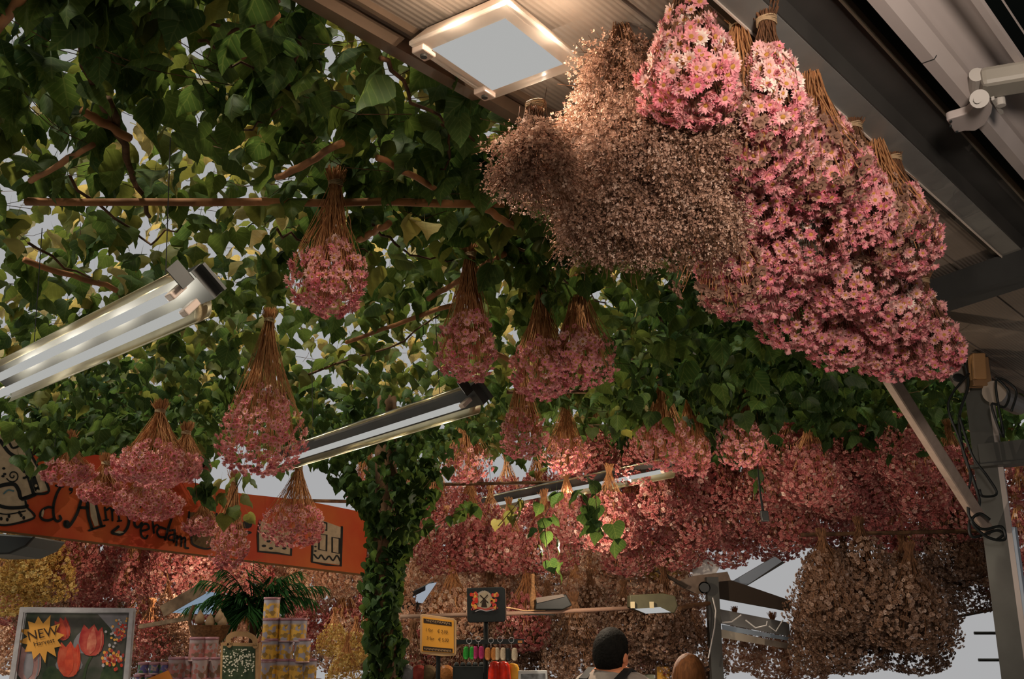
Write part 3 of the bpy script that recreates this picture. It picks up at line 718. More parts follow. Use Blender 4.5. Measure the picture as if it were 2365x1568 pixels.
Q = np.stack([rad * np.cos(ang), rad * np.sin(ang), zz], 1)
R_ = leaf_orient(n, 35, 85)
put('foliage', scatter_mesh('foliage', LEAVES, rng.integers(0, 4, n), R_, .045 + .03 * rng.random(n), Q, rng.beta(1.3, 6, n) * .6, [M_leaf]), t)

# hanging sprays of leaves below the canopy
def spray(pts, yy, nl, label, size=.07, tint=(.1, .3), r=.0022, spread=.05):
    S = [at_y(a, b, yy) for a, b in pts]; t = thing('hanging_vine_spray', label, 'vine', S[0])
    mb = MB(); mb.tube(S, r, 5); mb.build('shoot', M_bark, t, smooth=True)
    g = np.random.default_rng(int(pts[0][0])); Q = []
    for i in range(nl):
        s = (i + .5) / nl * (len(S) - 1); a = int(s); q = S[a].lerp(S[min(a + 1, len(S) - 1)], s - a) - S[0]; Q.append((q.x + g.normal(0, spread), q.y + g.normal(0, .03), q.z + g.normal(0, spread * .5)))
    put('foliage', scatter_mesh('foliage', LEAVES, g.integers(0, 4, nl), leaf_orient(nl, 45, 85, g), size * (.7 + .5 * g.random(nl)), np.array(Q), tint[0] + (tint[1] - tint[0]) * g.random(nl), [M_leaf]), t)
spray([(1290, 1130), (1255, 1200), (1262, 1250), (1275, 1330)], 5.2, 12, 'dark leafy shoot dangling below the smallest tube lamp', .08, (0, .2), spread=.045)
spray([(1375, 1130), (1378, 1180), (1385, 1230)], 4.9, 15, 'compact clump of big dark leaves hanging left of the dark pink mass', .095, (0, .15), spread=.05)
spray([(1205, 1150), (1185, 1175), (1150, 1215)], 5.0, 6, 'few bright green leaves dangling in front of the smallest tube lamp', .075, (.72, .85), spread=.035)
spray([(955, 1230), (1010, 1210), (1060, 1180), (1110, 1160)], 5.1, 16, 'leafy side shoot reaching right from the ivy covered trunk', .06, (.1, .5), spread=.03)
spray([(560, 1100), (540, 1140), (520, 1190)], 4.6, 12, 'pale leaf spray hanging between the two red sign halves', .075, (.55, .95), spread=.05)
spray([(110, 960), (90, 1010), (70, 1060)], 4.2, 18, 'leafy shoot hanging over the top left of the red sign', .085, (.1, .5), spread=.09)
spray([(960, 1060), (1000, 1100), (960, 1150)], 5.2, 14, 'leafy shoot hanging beside the trunk top, below the middle tube lamp', .07, (.1, .4), spread=.06)
spray([(1730, 1040), (1745, 1090), (1752, 1130)], 5.2, 9, 'thin shoot with dark leaves above the hanging black plug', .06, (0, .2), spread=.035)
spray([(440, 1040), (450, 1100), (455, 1150)], 4.5, 16, 'dark leaf clump hanging right of the pink bunches on the red sign', .075, (.1, .4), spread=.05)

# wooden poles
def pole(a, b, ha, hb, r, label, m=M_pole):
    p, q = at_h(*a, ha), at_h(*b, hb); mb = MB(); S = []; n = 9
    for i in range(n):
        S.append(p.lerp(q, i / (n - 1)) + Vector((0, 0, rnd.gauss(0, r * .25))))
    mb.tube(S, [r * (1 + rnd.uniform(-.08, .08)) for _ in S], 10); meta(mb.build('wooden_pole', m, smooth=True), label, 'wooden pole', 'wooden poles in the vine canopy')
pole((60, 462), (1165, 470), 1.2, 1.2, .0115, 'long level wooden pole crossing the vines behind the topmost daisy bunch')
pole((190, 256), (300, 318), 1.22, 1.22, .011, 'short wooden pole piece showing in the upper left leaves')
pole((640, 412), (790, 330), 1.17, 1.17, .010, 'wooden pole slanting up just above the topmost daisy bunch')
pole((872, 362), (1020, 445), 1.19, 1.19, .009, 'wooden pole slanting down right of the topmost daisy bunch')
pole((-10, 70), (70, -30), 1.22, 1.22, .011, 'wooden pole piece at the very top left corner')
pole((55, 602), (270, 668), 1.19, 1.19, .010, 'wooden pole slanting down just above the largest tube lamp')
pole((800, 790), (1040, 705), 1.17, 1.17, .009, 'thin wooden pole rising right between topmost and second daisy bunch')
pole((990, 690), (1165, 585), 1.2, 1.2, .011, 'wooden pole behind the stems of the bunch tied with raffia')
pole((1170, 904), (1790, 906), 1.2, 1.2, .010, 'long level dark pole behind the lower row of daisy bunches', M_bark)
pole((830, 555), (900, 515), 1.19, 1.19, .011, 'short wooden pole piece right of the topmost daisy bunch')
pole((1115, 800), (1210, 850), 1.14, 1.14, .011, 'short wooden pole piece left of the paired daisy bunches')
pole((1120, 480), (1190, 525), 1.17, 1.17, .011, 'short wooden pole piece above the raffia tied bunch')
pole((70, 420), (215, 335), 1.17, 1.17, .008, 'thin wooden pole rising right below the top left leaves')
pole((640, 30), (560, 130), 1.25, 1.25, .010, 'thin branch like pole at the top between leaf gaps')

# ---------------------------------------------------------------- near pink mass under the soffit
G1 = 'pink daisy bunches massed under the soffit'
near = [  # u, v of the flower centre, height above eye of that centre, R, L, pale, label
    (1598, 140, 1.08, .095, .30, .55, 'topmost pink daisy bunch, highest of the mass under the soffit, deep pink and white heads'),
    (1785, 230, 1.06, .075, .26, .75, 'narrow pale daisy bunch just right of the topmost bunch beside the beam'),
    (1750, 345, 1.03, .110, .32, .40, 'daisy bunch overlapping the right side of the brown statice'),
    (1900, 385, 1.05, .100, .32, .25, 'daisy bunch touching the grey beam at the upper right of the mass'),
    (1725, 590, .93, .115, .34, .25, 'leftmost daisy bunch of the mass, next to the dark leaves'),
    (1865, 530, .97, .120, .34, .35, 'daisy bunch in the very middle of the upper pink mass'),
    (2085, 545, 1.02, .105, .32, .25, 'daisy bunch against the soffit, rightmost of the upper mass'),
    (1965, 640, .95, .120, .34, .45, 'daisy bunch in the middle of the lower pink mass'),
    (1835, 720, .92, .115, .34, .15, 'daisy bunch at the lower left rim of the pink mass with buds dangling'),
    (1945, 770, .90, .115, .34, .2, 'daisy bunch at the lower rim of the pink mass above dark leaves'),
    (2070, 710, .93, .110, .34, .6, 'daisy bunch with pale open heads left of the soffit cross beam'),
    (2060, 800, .88, .105, .32, .1, 'daisy bunch hiding the top of the pale diagonal brace'),
    (2150, 800, .90, .105, .32, .15, 'daisy bunch at the lowest right end of the pink mass'),
    (1990, 470, 1.03, .085, .30, .15, 'daisy bunch half hidden between beam side bunches'),
    (1740, 455, 1.00, .095, .30, .3, 'daisy bunch wedged between the brown statice and the middle of the pink mass'),
    (1690, 560, .94, .105, .32, .15, 'daisy bunch below the statice at the upper left rim of the pink mass'),
    (1770, 640, .92, .110, .32, .3, 'daisy bunch two steps in from the lower left rim of the pink mass'),
    (1700, 650, .90, .090, .30, .1, 'daisy bunch at the lowest left corner of the pink mass over the dark leaves'),
]
for i, (u_, v_, h_, R_, L_, pale, lb) in enumerate(near):
    c = at_h(u_, v_, h_); zt = c.z + L_ * .72
    near_bunch((c.x, c.y, min(zt, CZ - .03)), 100 + i, lb, G1, sm=M_stemd, top=.22, R=R_, L=L_ + max(0, zt - min(zt, CZ - .03)) * 0, n=380, pale=pale, hs=.0160, hang=max(.03, CZ - zt))
# dark older bunches behind them, up against the beam
BK = [far_mesh(300 + k, 150, .11, .36, .013, M_brown, tb=(1.3, 4)) for k in range(2)]
for i, (u_, v_, h_, lb) in enumerate(((1715, 170, 1.16, 'dark dried stem bunch behind the topmost daisies'), (1880, 250, 1.17, 'dark dried stem bunch in the gap beside the beam'), (2030, 400, 1.17, 'dark dried stem bunch above the rightmost upper daisies'), (1660, 500, 1.0, 'brown withered bunch at the left rim of the pink mass'))):
    c = at_h(u_, v_, h_); t = thing('hanging_dried_bunch', lb, 'dried flowers', (c.x, c.y, c.z + .12), 'dark dried bunches under the soffit')
    put('flower_heads', BK[i % 2][0], t); put('stems', BK[i % 2][1], t); put('tie', TIE, t)

# brown statice
st = [(1445, 330, 1.03, .185, .34, 620, 'big fluffy beige brown statice bunch lit by the flood light'),
      (1238, 345, .92, .075, .16, 130, 'small statice tuft at the left side of the big brown statice bunch'),
      (1560, 440, .96, .135, .30, 330, 'statice bunch between the big brown one and the pink daisies'),
      (1420, 460, .93, .120, .28, 260, 'darker statice bunch hanging lowest under the big brown one'),
      (1440, 170, 1.18, .110, .24, 90, 'sparse wispy statice tips reaching up beside the flood light'),
      (1580, 250, 1.08, .10, .26, 180, 'dark statice bunch tucked behind the topmost pink daisies')]
for i, (u_, v_, h_, R_, L_, ns, lb) in enumerate(st):
    c = at_h(u_, v_, h_); t = thing('hanging_statice_bunch', lb, 'dried flowers', (c.x, c.y, c.z + L_ * .6), 'brown statice bunches beside the flood light')
    fl, sm = spray_mesh(400 + i, ns, 34, R_, L_, M_brown, fs=.0048)
    put('florets', fl, t); put('stems', sm, t); put('tie', TIE, t)

# ---------------------------------------------------------------- single bunches hanging in the vine
G2 = 'pink daisy bunches tied in the vine canopy'
single = [  # top px, bottom px v, half width px, height of the tie, label, heads
    ((775, 425), 715, 84, 1.25, 'topmost single daisy bunch with long orange stems crossing the wooden pole', 150, 100),
    ((1085, 590), 865, 70, 1.22, 'daisy bunch tied with raffia, long bare stems, right of the centre', 120, 100),
    ((622, 740), 1075, 96, 1.22, 'long full daisy bunch hanging over the left end of the middle tube lamp', 260, 100),
    ((1250, 668), 905, 72, 1.22, 'left one of the two joined daisy bunches under the brown statice', 150, 100),
    ((1335, 650), 880, 78, 1.25, 'right one of the two joined daisy bunches under the brown statice', 150, 100),
    ((1205, 850), 1045, 52, 1.22, 'daisy bunch hanging directly below the two joined bunches', 130, 60),
    ((1305, 930), 1080, 54, 1.22, 'small daisy bunch between the middle lamp and the smallest lamp', 110, 60),
    ((1530, 880), 1070, 70, 1.17, 'daisy bunch in front of the right end of the smallest tube lamp', 150, 60),
    ((1595, 890), 1085, 45, 1.20, 'slim daisy bunch with long stems right of the smallest lamp end', 80, 40),
    ((1705, 860), 1065, 58, 1.22, 'daisy bunch hanging left of the dangling black plug cord', 140, 60),
    ((1075, 950), 1100, 60, 1.20, 'daisy bunch just below the right end of the middle tube lamp', 120, 60),
    ((850, 1035), 1150, 50, 1.18, 'small daisy bunch above the ivy covered trunk, under the middle lamp', 110, 0),
    ((995, 1060), 1185, 48, 1.15, 'small dim daisy bunch right of the ivy covered trunk top', 100, 0),
    ((690, 1080), 1245, 74, .86, 'pale daisy bunch hanging in front of the two painted houses on the sign', 240, 0),
    ((370, 950), 1105, 98, .86, 'wide dusky daisy bunch above the letters of the red sign', 260, 0),
    ((160, 1020), 1105, 62, .80, 'small daisy bunch at the top left edge of the red sign', 130, 0),
    ((350, 1070), 1185, 78, .76, 'brightly lit daisy bunch covering the middle letters of the red sign', 220, 0),
    ((245, 1070), 1150, 52, .76, 'daisy bunch over the capital letter of the red sign', 130, 0),
    ((540, 1110), 1290, 44, .72, 'narrow long stemmed bunch hanging at the gap right of the painted pot', 130, 0),
    ((475, 1160), 1225, 42, .66, 'little dusky bunch just above the painted flower pot', 90, 0),
    ((430, 1000), 1090, 60, .84, 'dusky daisy bunch right of the wide one, beside dark leaves', 130, 0),
]
for i, (tp, vb, hw, ht, lb, nh, prt) in enumerate(single):
    T = at_h(*tp, ht); d = px(T)[2]; L_ = (vb - tp[1]) / F * d * 1.04; R_ = hw / F * d
    near_bunch(tuple(T), 500 + i, lb, G2, R=R_ * .95, L=L_, n=int(nh * 2.0), hs=.0148, pale=.25, parts=prt, hang=.05, kbud=.10, top=.46)

# ---------------------------------------------------------------- far masses
FAR = {'pink': [far_mesh(700 + k, 900, .18, .44, .0140, M_dusty, top=0.25) for k in range(4)],
       'cream': [far_mesh(720 + k, 900, .18, .44, .0140, M_cream, top=0.22) for k in range(3)],
       'yellow': [far_mesh(740 + k, 900, .18, .44, .0140, M_yellow, top=0.25) for k in range(2)]}
FAR['brown'] = []
for k in range(3):
    FAR['brown'].append(far_mesh(760 + k, 1500, .20, .46, .0115, M_brownfar, tpl=PUFF, top=.12))
def mass(kind, pts, label, group, y, jit=.12, sc=1.0):
    """pts: (u, v) centres of the flower ends"""
    for i, q in enumerate(pts):
        yy = y + rnd.uniform(-jit, jit) * 3; c = at_y(q[0], q[1], yy); s = sc * rnd.uniform(.9, 1.15)
        k = kind if isinstance(kind, str) else rnd.choice(kind)
        fm, sm = FAR[k][rnd.randrange(len(FAR[k]))]
        t = thing('hanging_flower_bunch', label, 'dried flowers', (c.x, c.y, c.z + .30 * s), group)
        a = put('flower_heads', fm, t); b = put('stems', sm, t)
        t.scale = (s, s, s); t.rotation_euler = (rnd.uniform(-.08, .08), rnd.uniform(-.08, .08), rnd.uniform(0, 6.28))
def gridpts(u0, u1, v0, v1, du, dv, j=.3, slope=0):
    out = []; r = 0; v = v0
    while v <= v1:
        u = u0 + (du / 2 if r % 2 else 0)
        while u <= u1:
            out.append((u + rnd.uniform(-j, j) * du, v + rnd.uniform(-j, j) * dv + slope * (u - u0))); u += du
        v += dv; r += 1
    return out
mass('yellow', [(30, 1300), (100, 1265), (120, 1330), (20, 1370)], 'yellow bunch in the cluster at the far left below the red sign', 'yellow bunches below the red sign', 7.0)
mass('pink', gridpts(170, 600, 1275, 1390, 88, 58, slope=.05), 'deep pink bunch packed in the mass below the red sign', 'pink bunches below the red sign', 7.2)
mass(['pink', 'brown'], gridpts(20, 250, 1390, 1420, 90, 60), 'dim brownish bunch just above the tulip poster', 'dim bunches above the tulip poster', 7.6)
mass(['pink', 'cream'], gridpts(640, 840, 1345, 1400, 80, 56), 'rosy brown bunch hanging behind the palm and the tins', 'bunches behind the palm', 7.6)
mass('pink', gridpts(985, 1360, 1215, 1310, 84, 52), 'bright pink bunch in the mass right of the ivy covered trunk', 'bright pink bunches right of the trunk', 7.0)
mass('cream', gridpts(1000, 1600, 1335, 1395, 92, 56), 'cream and rose bunch in the row behind the horizontal pipe', 'cream bunches behind the pipe', 7.8)
mass('pink', gridpts(1400, 2230, 1075, 1235, 98, 62), 'dusky pink bunch in the big mass below the vine on the right', 'dusky pink bunches of the right mass', 6.4)
mass('pink', [(1840, 1045), (1990, 1030), (2080, 1000), (2110, 1060), (1880, 1100)], 'dusky pink bunch hanging a little nearer than the big right mass', 'nearer bunches above the right mass', 5.6, sc=.85)
mass('pink', [(1450, 1270), (1560, 1265), (1680, 1255), (1790, 1245)], 'pink bunch at the ragged lower edge above the far gable', 'pink bunches above the far gable', 7.0)
mass('yellow', [(1520, 1300), (2130, 1235)], 'small greenish yellow bunch among the pink ones', 'greenish yellow bunches', 7.4, sc=.7)
mass('brown', gridpts(1900, 2150, 1365, 1515, 92, 62), 'brown dried bunch in the big round mass left of the right hand post', 'brown bunches left of the right hand post', 5.9)
mass('brown', gridpts(1290, 1610, 1450, 1540, 88, 56), 'brown bunch in the mass behind the man with black hair', 'brown bunches behind the man', 7.0)
mass('cream', gridpts(1690, 1880, 1520, 1570, 82, 52), 'pale beige bunch below the far grey cladding', 'beige bunches below the cladding', 7.6)
mass(['brown', 'cream'], [(2215, 1275), (2270, 1300), (2240, 1350), (2180, 1300)], 'brownish bunch close to the right hand post', 'bunches close to the post', 6.4, sc=.9)
mass('pink', [(2350, 1100), (2365, 1180), (2360, 1260), (2340, 1330)], 'pink bunch showing right of the right hand post', 'pink bunches right of the post', 6.6)
mass(['pink', 'brown'], [(380, 1440), (400, 1490), (345, 1480)], 'dusky bunch between the tulip poster and the pink tins', 'bunches right of the poster', 6.6, sc=.7)
mass(['brown', 'pink', 'cream'], gridpts(940, 1230, 1440, 1560, 90, 58), 'brown and rose bunch behind the keyring stand', 'bunches behind the keyring stand', 7.0)
mass('yellow', [(770, 1480), (820, 1500), (800, 1550)], 'golden yellow bunch between the daffodil tins and the trunk', 'golden bunches by the trunk', 6.2, sc=.6)

mass(['cream', 'brown', 'pink'], gridpts(-20, 900, 1300, 1560, 105, 70), 'hazy bunch of the rearmost rows glimpsed behind the poster, palm and tins', 'rearmost bunches on the left', 9.0, sc=1.2)
mass(['cream', 'cream', 'brown', 'pink'], gridpts(950, 1600, 1290, 1560, 105, 70), 'hazy bunch of the rearmost rows glimpsed behind the pipe and the man', 'rearmost bunches in the centre', 9.0, sc=1.2)
mass('pink', gridpts(1380, 2300, 1060, 1220, 110, 70), 'dim pink bunch of the second row inside the big dusky mass', 'second row of the dusky right mass', 7.8, sc=1.25)
mass('brown', gridpts(1880, 2180, 1370, 1500, 100, 66), 'brown bunch of the second row inside the round brown mass', 'second row of the round brown mass', 6.6, sc=1.1)
mass('pink', [(930, 1180), (1010, 1165), (1090, 1150), (1170, 1160), (1240, 1150), (1310, 1160)], 'pink bunch in the hindmost upper row seen between trunk and smallest tube lamp', 'upper hindmost pink row', 8.3, sc=1.1)
# ---------------------------------------------------------------- painted red sign
S0, S1 = at_y(0, 1225, 5.2), at_y(838, 1326, 6.8)
SN = (Vector((S1.x - S0.x, S1.y - S0.y, 0)).cross(UP)).normalized()
if SN.y > 0: SN = -SN
def plane_map(p0, nrm):
    def f(u, v, e=0.0):
        r = ray(u, v); o = Vector((0, 0, H)); s = (p0 - o).dot(nrm) / r.dot(nrm); return o + r * s + nrm * e
    return f
SM = plane_map(S0, SN)
def smooth_px(pts, k=5):
    if len(pts) < 3: return pts
    out = []
    for i in range(len(pts) - 1):
        p0, p1, p2, p3 = pts[max(i - 1, 0)], pts[i], pts[i + 1], pts[min(i + 2, len(pts) - 1)]
        for j in range(k):
            s = j / k; out.append(tuple(.5 * ((2 * p1[c]) + (p2[c] - p0[c]) * s + (2 * p0[c] - 5 * p1[c] + 4 * p2[c] - p3[c]) * s * s + (3 * p1[c] - p0[c] - 3 * p2[c] + p3[c]) * s ** 3) for c in (0, 1)))
    out.append(pts[-1]); return out
def ribbon(mb, fm, pts, w, e, closed=False, sm=True):
    pts = [tuple(p) for p in pts]
    if closed: pts = pts + [pts[0]]
    if sm: pts = smooth_px(pts)
    L = []; n = len(pts)
    for i, p in enumerate(pts):
        a, b = pts[max(i - 1, 0)], pts[min(i + 1, n - 1)]
        if closed and i in (0, n - 1): a, b = pts[-2], pts[1]
        dx, dy = b[0] - a[0], b[1] - a[1]; l = math.hypot(dx, dy) or 1; ox, oy = -dy / l * w / 2, dx / l * w / 2
        L += [fm(p[0] + ox, p[1] + oy, e), fm(p[0] - ox, p[1] - oy, e)]
    mb.add(L, [(2 * i, 2 * i + 1, 2 * i + 3, 2 * i + 2) for i in range(n - 1)])
    if not closed:
        for p in (pts[0], pts[-1]): disc(mb, fm, p, w / 2, e)
def disc(mb, fm, p, r, e, ry=None, n=10):
    mb.add([fm(p[0] + r * math.cos(2 * math.pi * k / n), p[1] + (ry or r) * math.sin(2 * math.pi * k / n), e) for k in range(n)], [tuple(range(n))])
def fill(mb, fm, pts, e): mb.add([fm(a, b, e) for a, b in pts], [tuple(range(len(pts)))])
def A_(l): return [(x / 4.9, 960 + y / 4.9) for x, y in l]
def B_(l): return [(x / 2.537, 950 + y / 2.537) for x, y in l]
def C_(l): return [(500 + x / 2.76, 1000 + y / 2.76) for x, y in l]
t = thing('painted_sign', 'red orange wooden sign with curly black letters, painted pot and canal houses', 'sign', S0)
outl = [(-70, 1217), (845, 1327), (850, 1185), (700, 1155), (560, 1140), (430, 1110), (330, 1065), (220, 1050), (110, 1072), (60, 1035), (10, 985), (-70, 985)]
mb = MB(); mb.prism([SM(*p) for p in outl], -SN * .02); mb.build('board', M_signred, t)
mb = MB(); ribbon(mb, SM, [(-70, 1219), (845, 1329)], 5, .003, sm=False); mb.build('lower_edge', M_signedge, t)
mb = MB()
K = 5.5
ribbon(mb, SM, A_([(628, 792), (670, 800), (712, 802)]), 5, .006)
ribbon(mb, SM, A_([(680, 810), (640, 880), (605, 990), (598, 1090), (615, 1170), (650, 1195), (685, 1170), (672, 1138)]), 6.5, .006)
ribbon(mb, SM, A_([(600, 1045), (540, 1035), (475, 1070), (450, 1130), (480, 1175), (545, 1185), (600, 1165)]), 6, .006)
ribbon(mb, SM, A_([(485, 1110), (470, 1150)]), 0.1, .004)
disc(mb, SM, A_([(797, 832)])[0], 5, .006); ribbon(mb, SM, A_([(815, 840), (808, 865), (785, 885)]), 2.5, .006)
ribbon(mb, SM, A_([(930, 605), (980, 600), (1030, 605)]), 6, .006); ribbon(mb, SM, A_([(770, 655), (830, 650), (880, 635)]), 3.5, .006)
ribbon(mb, SM, A_([(945, 735), (1020, 742)]), 7, .006)
ribbon(mb, SM, A_([(985, 770), (950, 850), (905, 990), (870, 1100), (810, 1210), (765, 1260), (728, 1240), (735, 1200)]), 7, .006); disc(mb, SM, A_([(748, 1220)])[0], 8, .006)
ribbon(mb, SM, A_([(985, 770), (985, 900), (985, 1040), (1000, 1160), (1040, 1285)]), 7, .006); ribbon(mb, SM, A_([(1020, 770), (1050, 900), (1100, 1090), (1145, 1250)]), 7, .006)
ribbon(mb, SM, A_([(1005, 1300), (1090, 1270), (1180, 1245)]), 5, .006); ribbon(mb, SM, A_([(905, 1040), (985, 1045)]), 7, .006)
for q in ([(1180, 1040), (1200, 1180)], [(1200, 1070), (1240, 1045), (1262, 1080), (1268, 1185)], [(1268, 1080), (1305, 1050), (1335, 1085), (1345, 1190)]): ribbon(mb, SM, A_(q), 5, .006)
ribbon(mb, SM, A_([(1170, 1185), (1220, 1178)]), 4, .006); ribbon(mb, SM, A_([(1325, 1195), (1370, 1188)]), 4, .006)
ribbon(mb, SM, A_([(1500, 930), (1440, 910), (1370, 925), (1345, 975), (1380, 1040), (1430, 1100), (1455, 1190), (1430, 1280), (1370, 1340), (1300, 1335), (1262, 1318), (1320, 1270), (1335, 1255)]), 6.5, .006)
ribbon(mb, SM, B_([(795, 545), (822, 538), (845, 548)]), 4, .006); ribbon(mb, SM, B_([(820, 555), (795, 610), (785, 660), (805, 680), (828, 655)]), 6, .006)
ribbon(mb, SM, B_([(830, 700), (868, 688), (862, 662), (838, 662), (822, 692), (828, 730), (850, 745), (862, 728)]), 5, .006)
ribbon(mb, SM, B_([(893, 655), (899, 712)]), 5, .006); ribbon(mb, SM, B_([(898, 680), (915, 665), (928, 672)]), 4, .006); disc(mb, SM, B_([(893, 645)])[0], 2.5, .006)
ribbon(mb, SM, B_([(968, 690), (935, 680), (918, 705), (930, 733), (962, 738)]), 5.5, .006); ribbon(mb, SM, B_([(1022, 555), (1005, 620), (985, 680), (965, 750)]), 6, .006); ribbon(mb, SM, B_([(985, 540), (1040, 550)]), 5, .006)
ribbon(mb, SM, B_([(992, 700), (1018, 695), (1022, 715), (1015, 765)]), 5, .006); ribbon(mb, SM, B_([(1015, 722), (990, 728), (985, 750), (1010, 755)]), 4.5, .006)
ribbon(mb, SM, B_([(1035, 730), (1030, 785)]), 5, .006); ribbon(mb, SM, B_([(1035, 745), (1058, 735), (1060, 790)]), 5, .006); ribbon(mb, SM, B_([(1060, 750), (1082, 742), (1083, 795), (1100, 802)]), 5, .006)
mb.build('lettering', M_ink, t)
mb = MB(); fill(mb, SM, A_([(990, 820), (1025, 820), (1045, 920), (1085, 1100), (1110, 1240), (1065, 1255), (1020, 1140), (1010, 1000)]), .0075)
fill(mb, SM, A_([(485, 1060), (495, 1080), (480, 1150), (462, 1140), (465, 1090)]), .0075); fill(mb, SM, A_([(1290, 1320), (1340, 1300), (1400, 1320), (1350, 1335)]), .0075); fill(mb, SM, B_([(795, 600), (805, 590), (800, 640), (790, 640)]), .0075)
mb.build('letter_infill', M_offw, t)
# canal house at the left end: cream shapes with black outlines
mb = MB(); fill(mb, SM, [(-70, 1000), (10, 1000), (40, 1022), (70, 1040), (95, 1095), (112, 1132), (62, 1148), (62, 1170), (78, 1195), (12, 1213), (-70, 1200)], .003); mb.build('house_gable', M_offw, t)
mb = MB()
for q, w_ in (([(0, 1018), (20, 1045), (45, 1062), (62, 1095), (76, 1138)], 8), ([(60, 1032), (90, 1085), (112, 1134), (78, 1142), (48, 1152)], 6), ([(-20, 1130), (0, 1122), (30, 1118), (42, 1132), (50, 1152), (80, 1142)], 9),
              ([(-20, 1160), (12, 1172), (50, 1172), (62, 1168)], 8), ([(-20, 1180), (14, 1188), (58, 1180)], 3), ([(-20, 1205), (12, 1213), (78, 1196), (62, 1172), (58, 1158)], 5),
              ([(20, 1020), (30, 1035), (52, 1022), (38, 1010)], 5), ([(66, 1030), (74, 1050), (82, 1046)], 4)): ribbon(mb, SM, q, w_, .0055)
sp_ = [(29 + (2.2 + 1.5 * a) * math.cos(a * 1.0), 1099 + (2.2 + 1.5 * a) * math.sin(a)) for a in [k * .5 for k in range(19)]]
ribbon(mb, SM, sp_, 3, .0055, sm=False)
for q in ((8, 1082), (10, 1095), (6, 1100), (30, 1070), (38, 1072), (56, 1090), (60, 1102), (55, 1104)): disc(mb, SM, q, 4, .0055, 3)
for q in ((16, 1200), (20, 1192), (48, 1190), (54, 1196), (44, 1184), (2, 1198)): disc(mb, SM, q, 3.4, .0055, 4.5)
ribbon(mb, SM, [(75, 1100), (85, 1130)], 12, .005)
mb.build('house_outline', M_ink, t)
mb = MB()
for q in ((58, 1064), (64, 1078), (72, 1092), (82, 1122), (86, 1134)): disc(mb, SM, q, 3.5, .0075, 3.5)
mb.build('house_bricks', M_offw, t)
mb = MB(); ribbon(mb, SM, [(8, 1140), (18, 1132), (30, 1134)], 4, .0075); ribbon(mb, SM, [(24, 1070), (38, 1064), (44, 1074)], 3, .0075); mb.build('blue_strokes', M_bluep, t)
# flower pot
pot = B_([(1108, 640), (1262, 650), (1258, 700), (1245, 785), (1200, 803), (1140, 790), (1118, 760)])
mb = MB(); fill(mb, SM, pot, .003); fill(mb, SM, B_([(1102, 590), (1268, 600), (1266, 655), (1106, 645)]), .004); mb.build('painted_pot', M_olive, t)
mb = MB(); ribbon(mb, SM, B_([(1106, 590), (1104, 640), (1118, 660), (1118, 740), (1130, 780), (1200, 805), (1245, 790), (1258, 720), (1264, 655), (1268, 600)]), 4.5, .0055); ribbon(mb, SM, B_([(1110, 655), (1185, 670), (1262, 660)]), 3, .0055); mb.build('pot_outline', M_ink, t)
# two small houses at the right end
mb = MB(); fill(mb, SM, C_([(275, 560), (480, 620), (472, 775), (265, 752)]), .003); mb.build('small_house', M_offw, t)
mb = MB(); fill(mb, SM, C_([(640, 545), (790, 600), (797, 842), (608, 818), (615, 620)]), .003); mb.build('small_house', M_offw, t)
mb = MB(); ribbon(mb, SM, C_([(275, 560), (262, 650), (265, 755), (380, 765), (472, 780), (480, 625)]), 5, .0055, sm=False); ribbon(mb, SM, C_([(640, 545), (613, 640), (606, 822), (700, 840), (790, 848), (797, 600)]), 5, .0055, sm=False)
for q in ([(652, 645), (700, 650), (698, 752), (650, 742)], [(735, 665), (782, 672), (780, 768), (735, 760)], [(650, 560), (700, 575), (700, 620), (655, 612)]): ribbon(mb, SM, C_(q), 4, .0055, closed=True, sm=False)
ribbon(mb, SM, C_([(620, 775), (645, 800), (665, 778), (690, 808), (715, 785), (740, 812), (765, 780), (785, 815)]), 3.5, .0055)
for q in ((300, 640), (330, 690), (360, 680), (400, 690), (440, 670), (345, 735), (385, 720), (430, 735), (300, 720), (460, 720)): disc(mb, SM, C_([q])[0], 5, .0055, 3)
for q in range(5): disc(mb, SM, C_([(628, 640 + q * 28)])[0], 3, .0055, 2)
disc(mb, SM, C_([(190, 585)])[0], 13, .0055, 9); disc(mb, SM, C_([(195, 635)])[0], 10, .0055, 4)
mb.build('small_house_outlines', M_ink, t)
for u_ in (120, 700):
    mb = MB(); a = SM(u_, 1090, -.01); mb.tube([a, Vector((a.x, a.y, H + 1.25))], .002, 5); mb.build('hanging_wire', M_greyd, t)
# dark awning hood under the sign, far left
mb = MB(); mb.prism([at_y(u_, v_, 5.6) for u_, v_ in ((-60, 1228), (82, 1238), (60, 1262), (20, 1280), (-60, 1282))], Vector((0, .4, 0))); meta(mb.build('lamp_hood', M_black, bevel=.01), 'black lamp hood under the left end of the red sign', 'lamp hood')

# ---------------------------------------------------------------- text helper
def text_mesh(body, size=1.0):
    cu = bpy.data.curves.new('lettering', 'FONT'); cu.body = body; cu.size = size; cu.align_x = 'CENTER'; cu.align_y = 'CENTER'; cu.resolution_u = 3
    o = bpy.data.objects.new('lettering', cu); COL.objects.link(o); bpy.context.view_layer.update()
    me = bpy.data.meshes.new_from_object(o.evaluated_get(bpy.context.evaluated_depsgraph_get())); bpy.data.objects.remove(o); return me
def text_on(fm, body, c, h, m, parent, rot=0, e=.004, wide=1.0, name='lettering'):
    me = text_mesh(body); off = WL[parent]; cr, sr = math.cos(rot), math.sin(rot)
    for vtx in me.vertices:
        x, y = vtx.co.x * h * 1.35 * wide, vtx.co.y * h * 1.35
        vtx.co = fm(c[0] + x * cr + y * sr * -1 * -1 * 0 + x * 0 + y * sr, c[1] - y * cr + x * sr * 1, e) - off
    me.materials.clear(); me.materials.append(m); return put(name, me, parent)

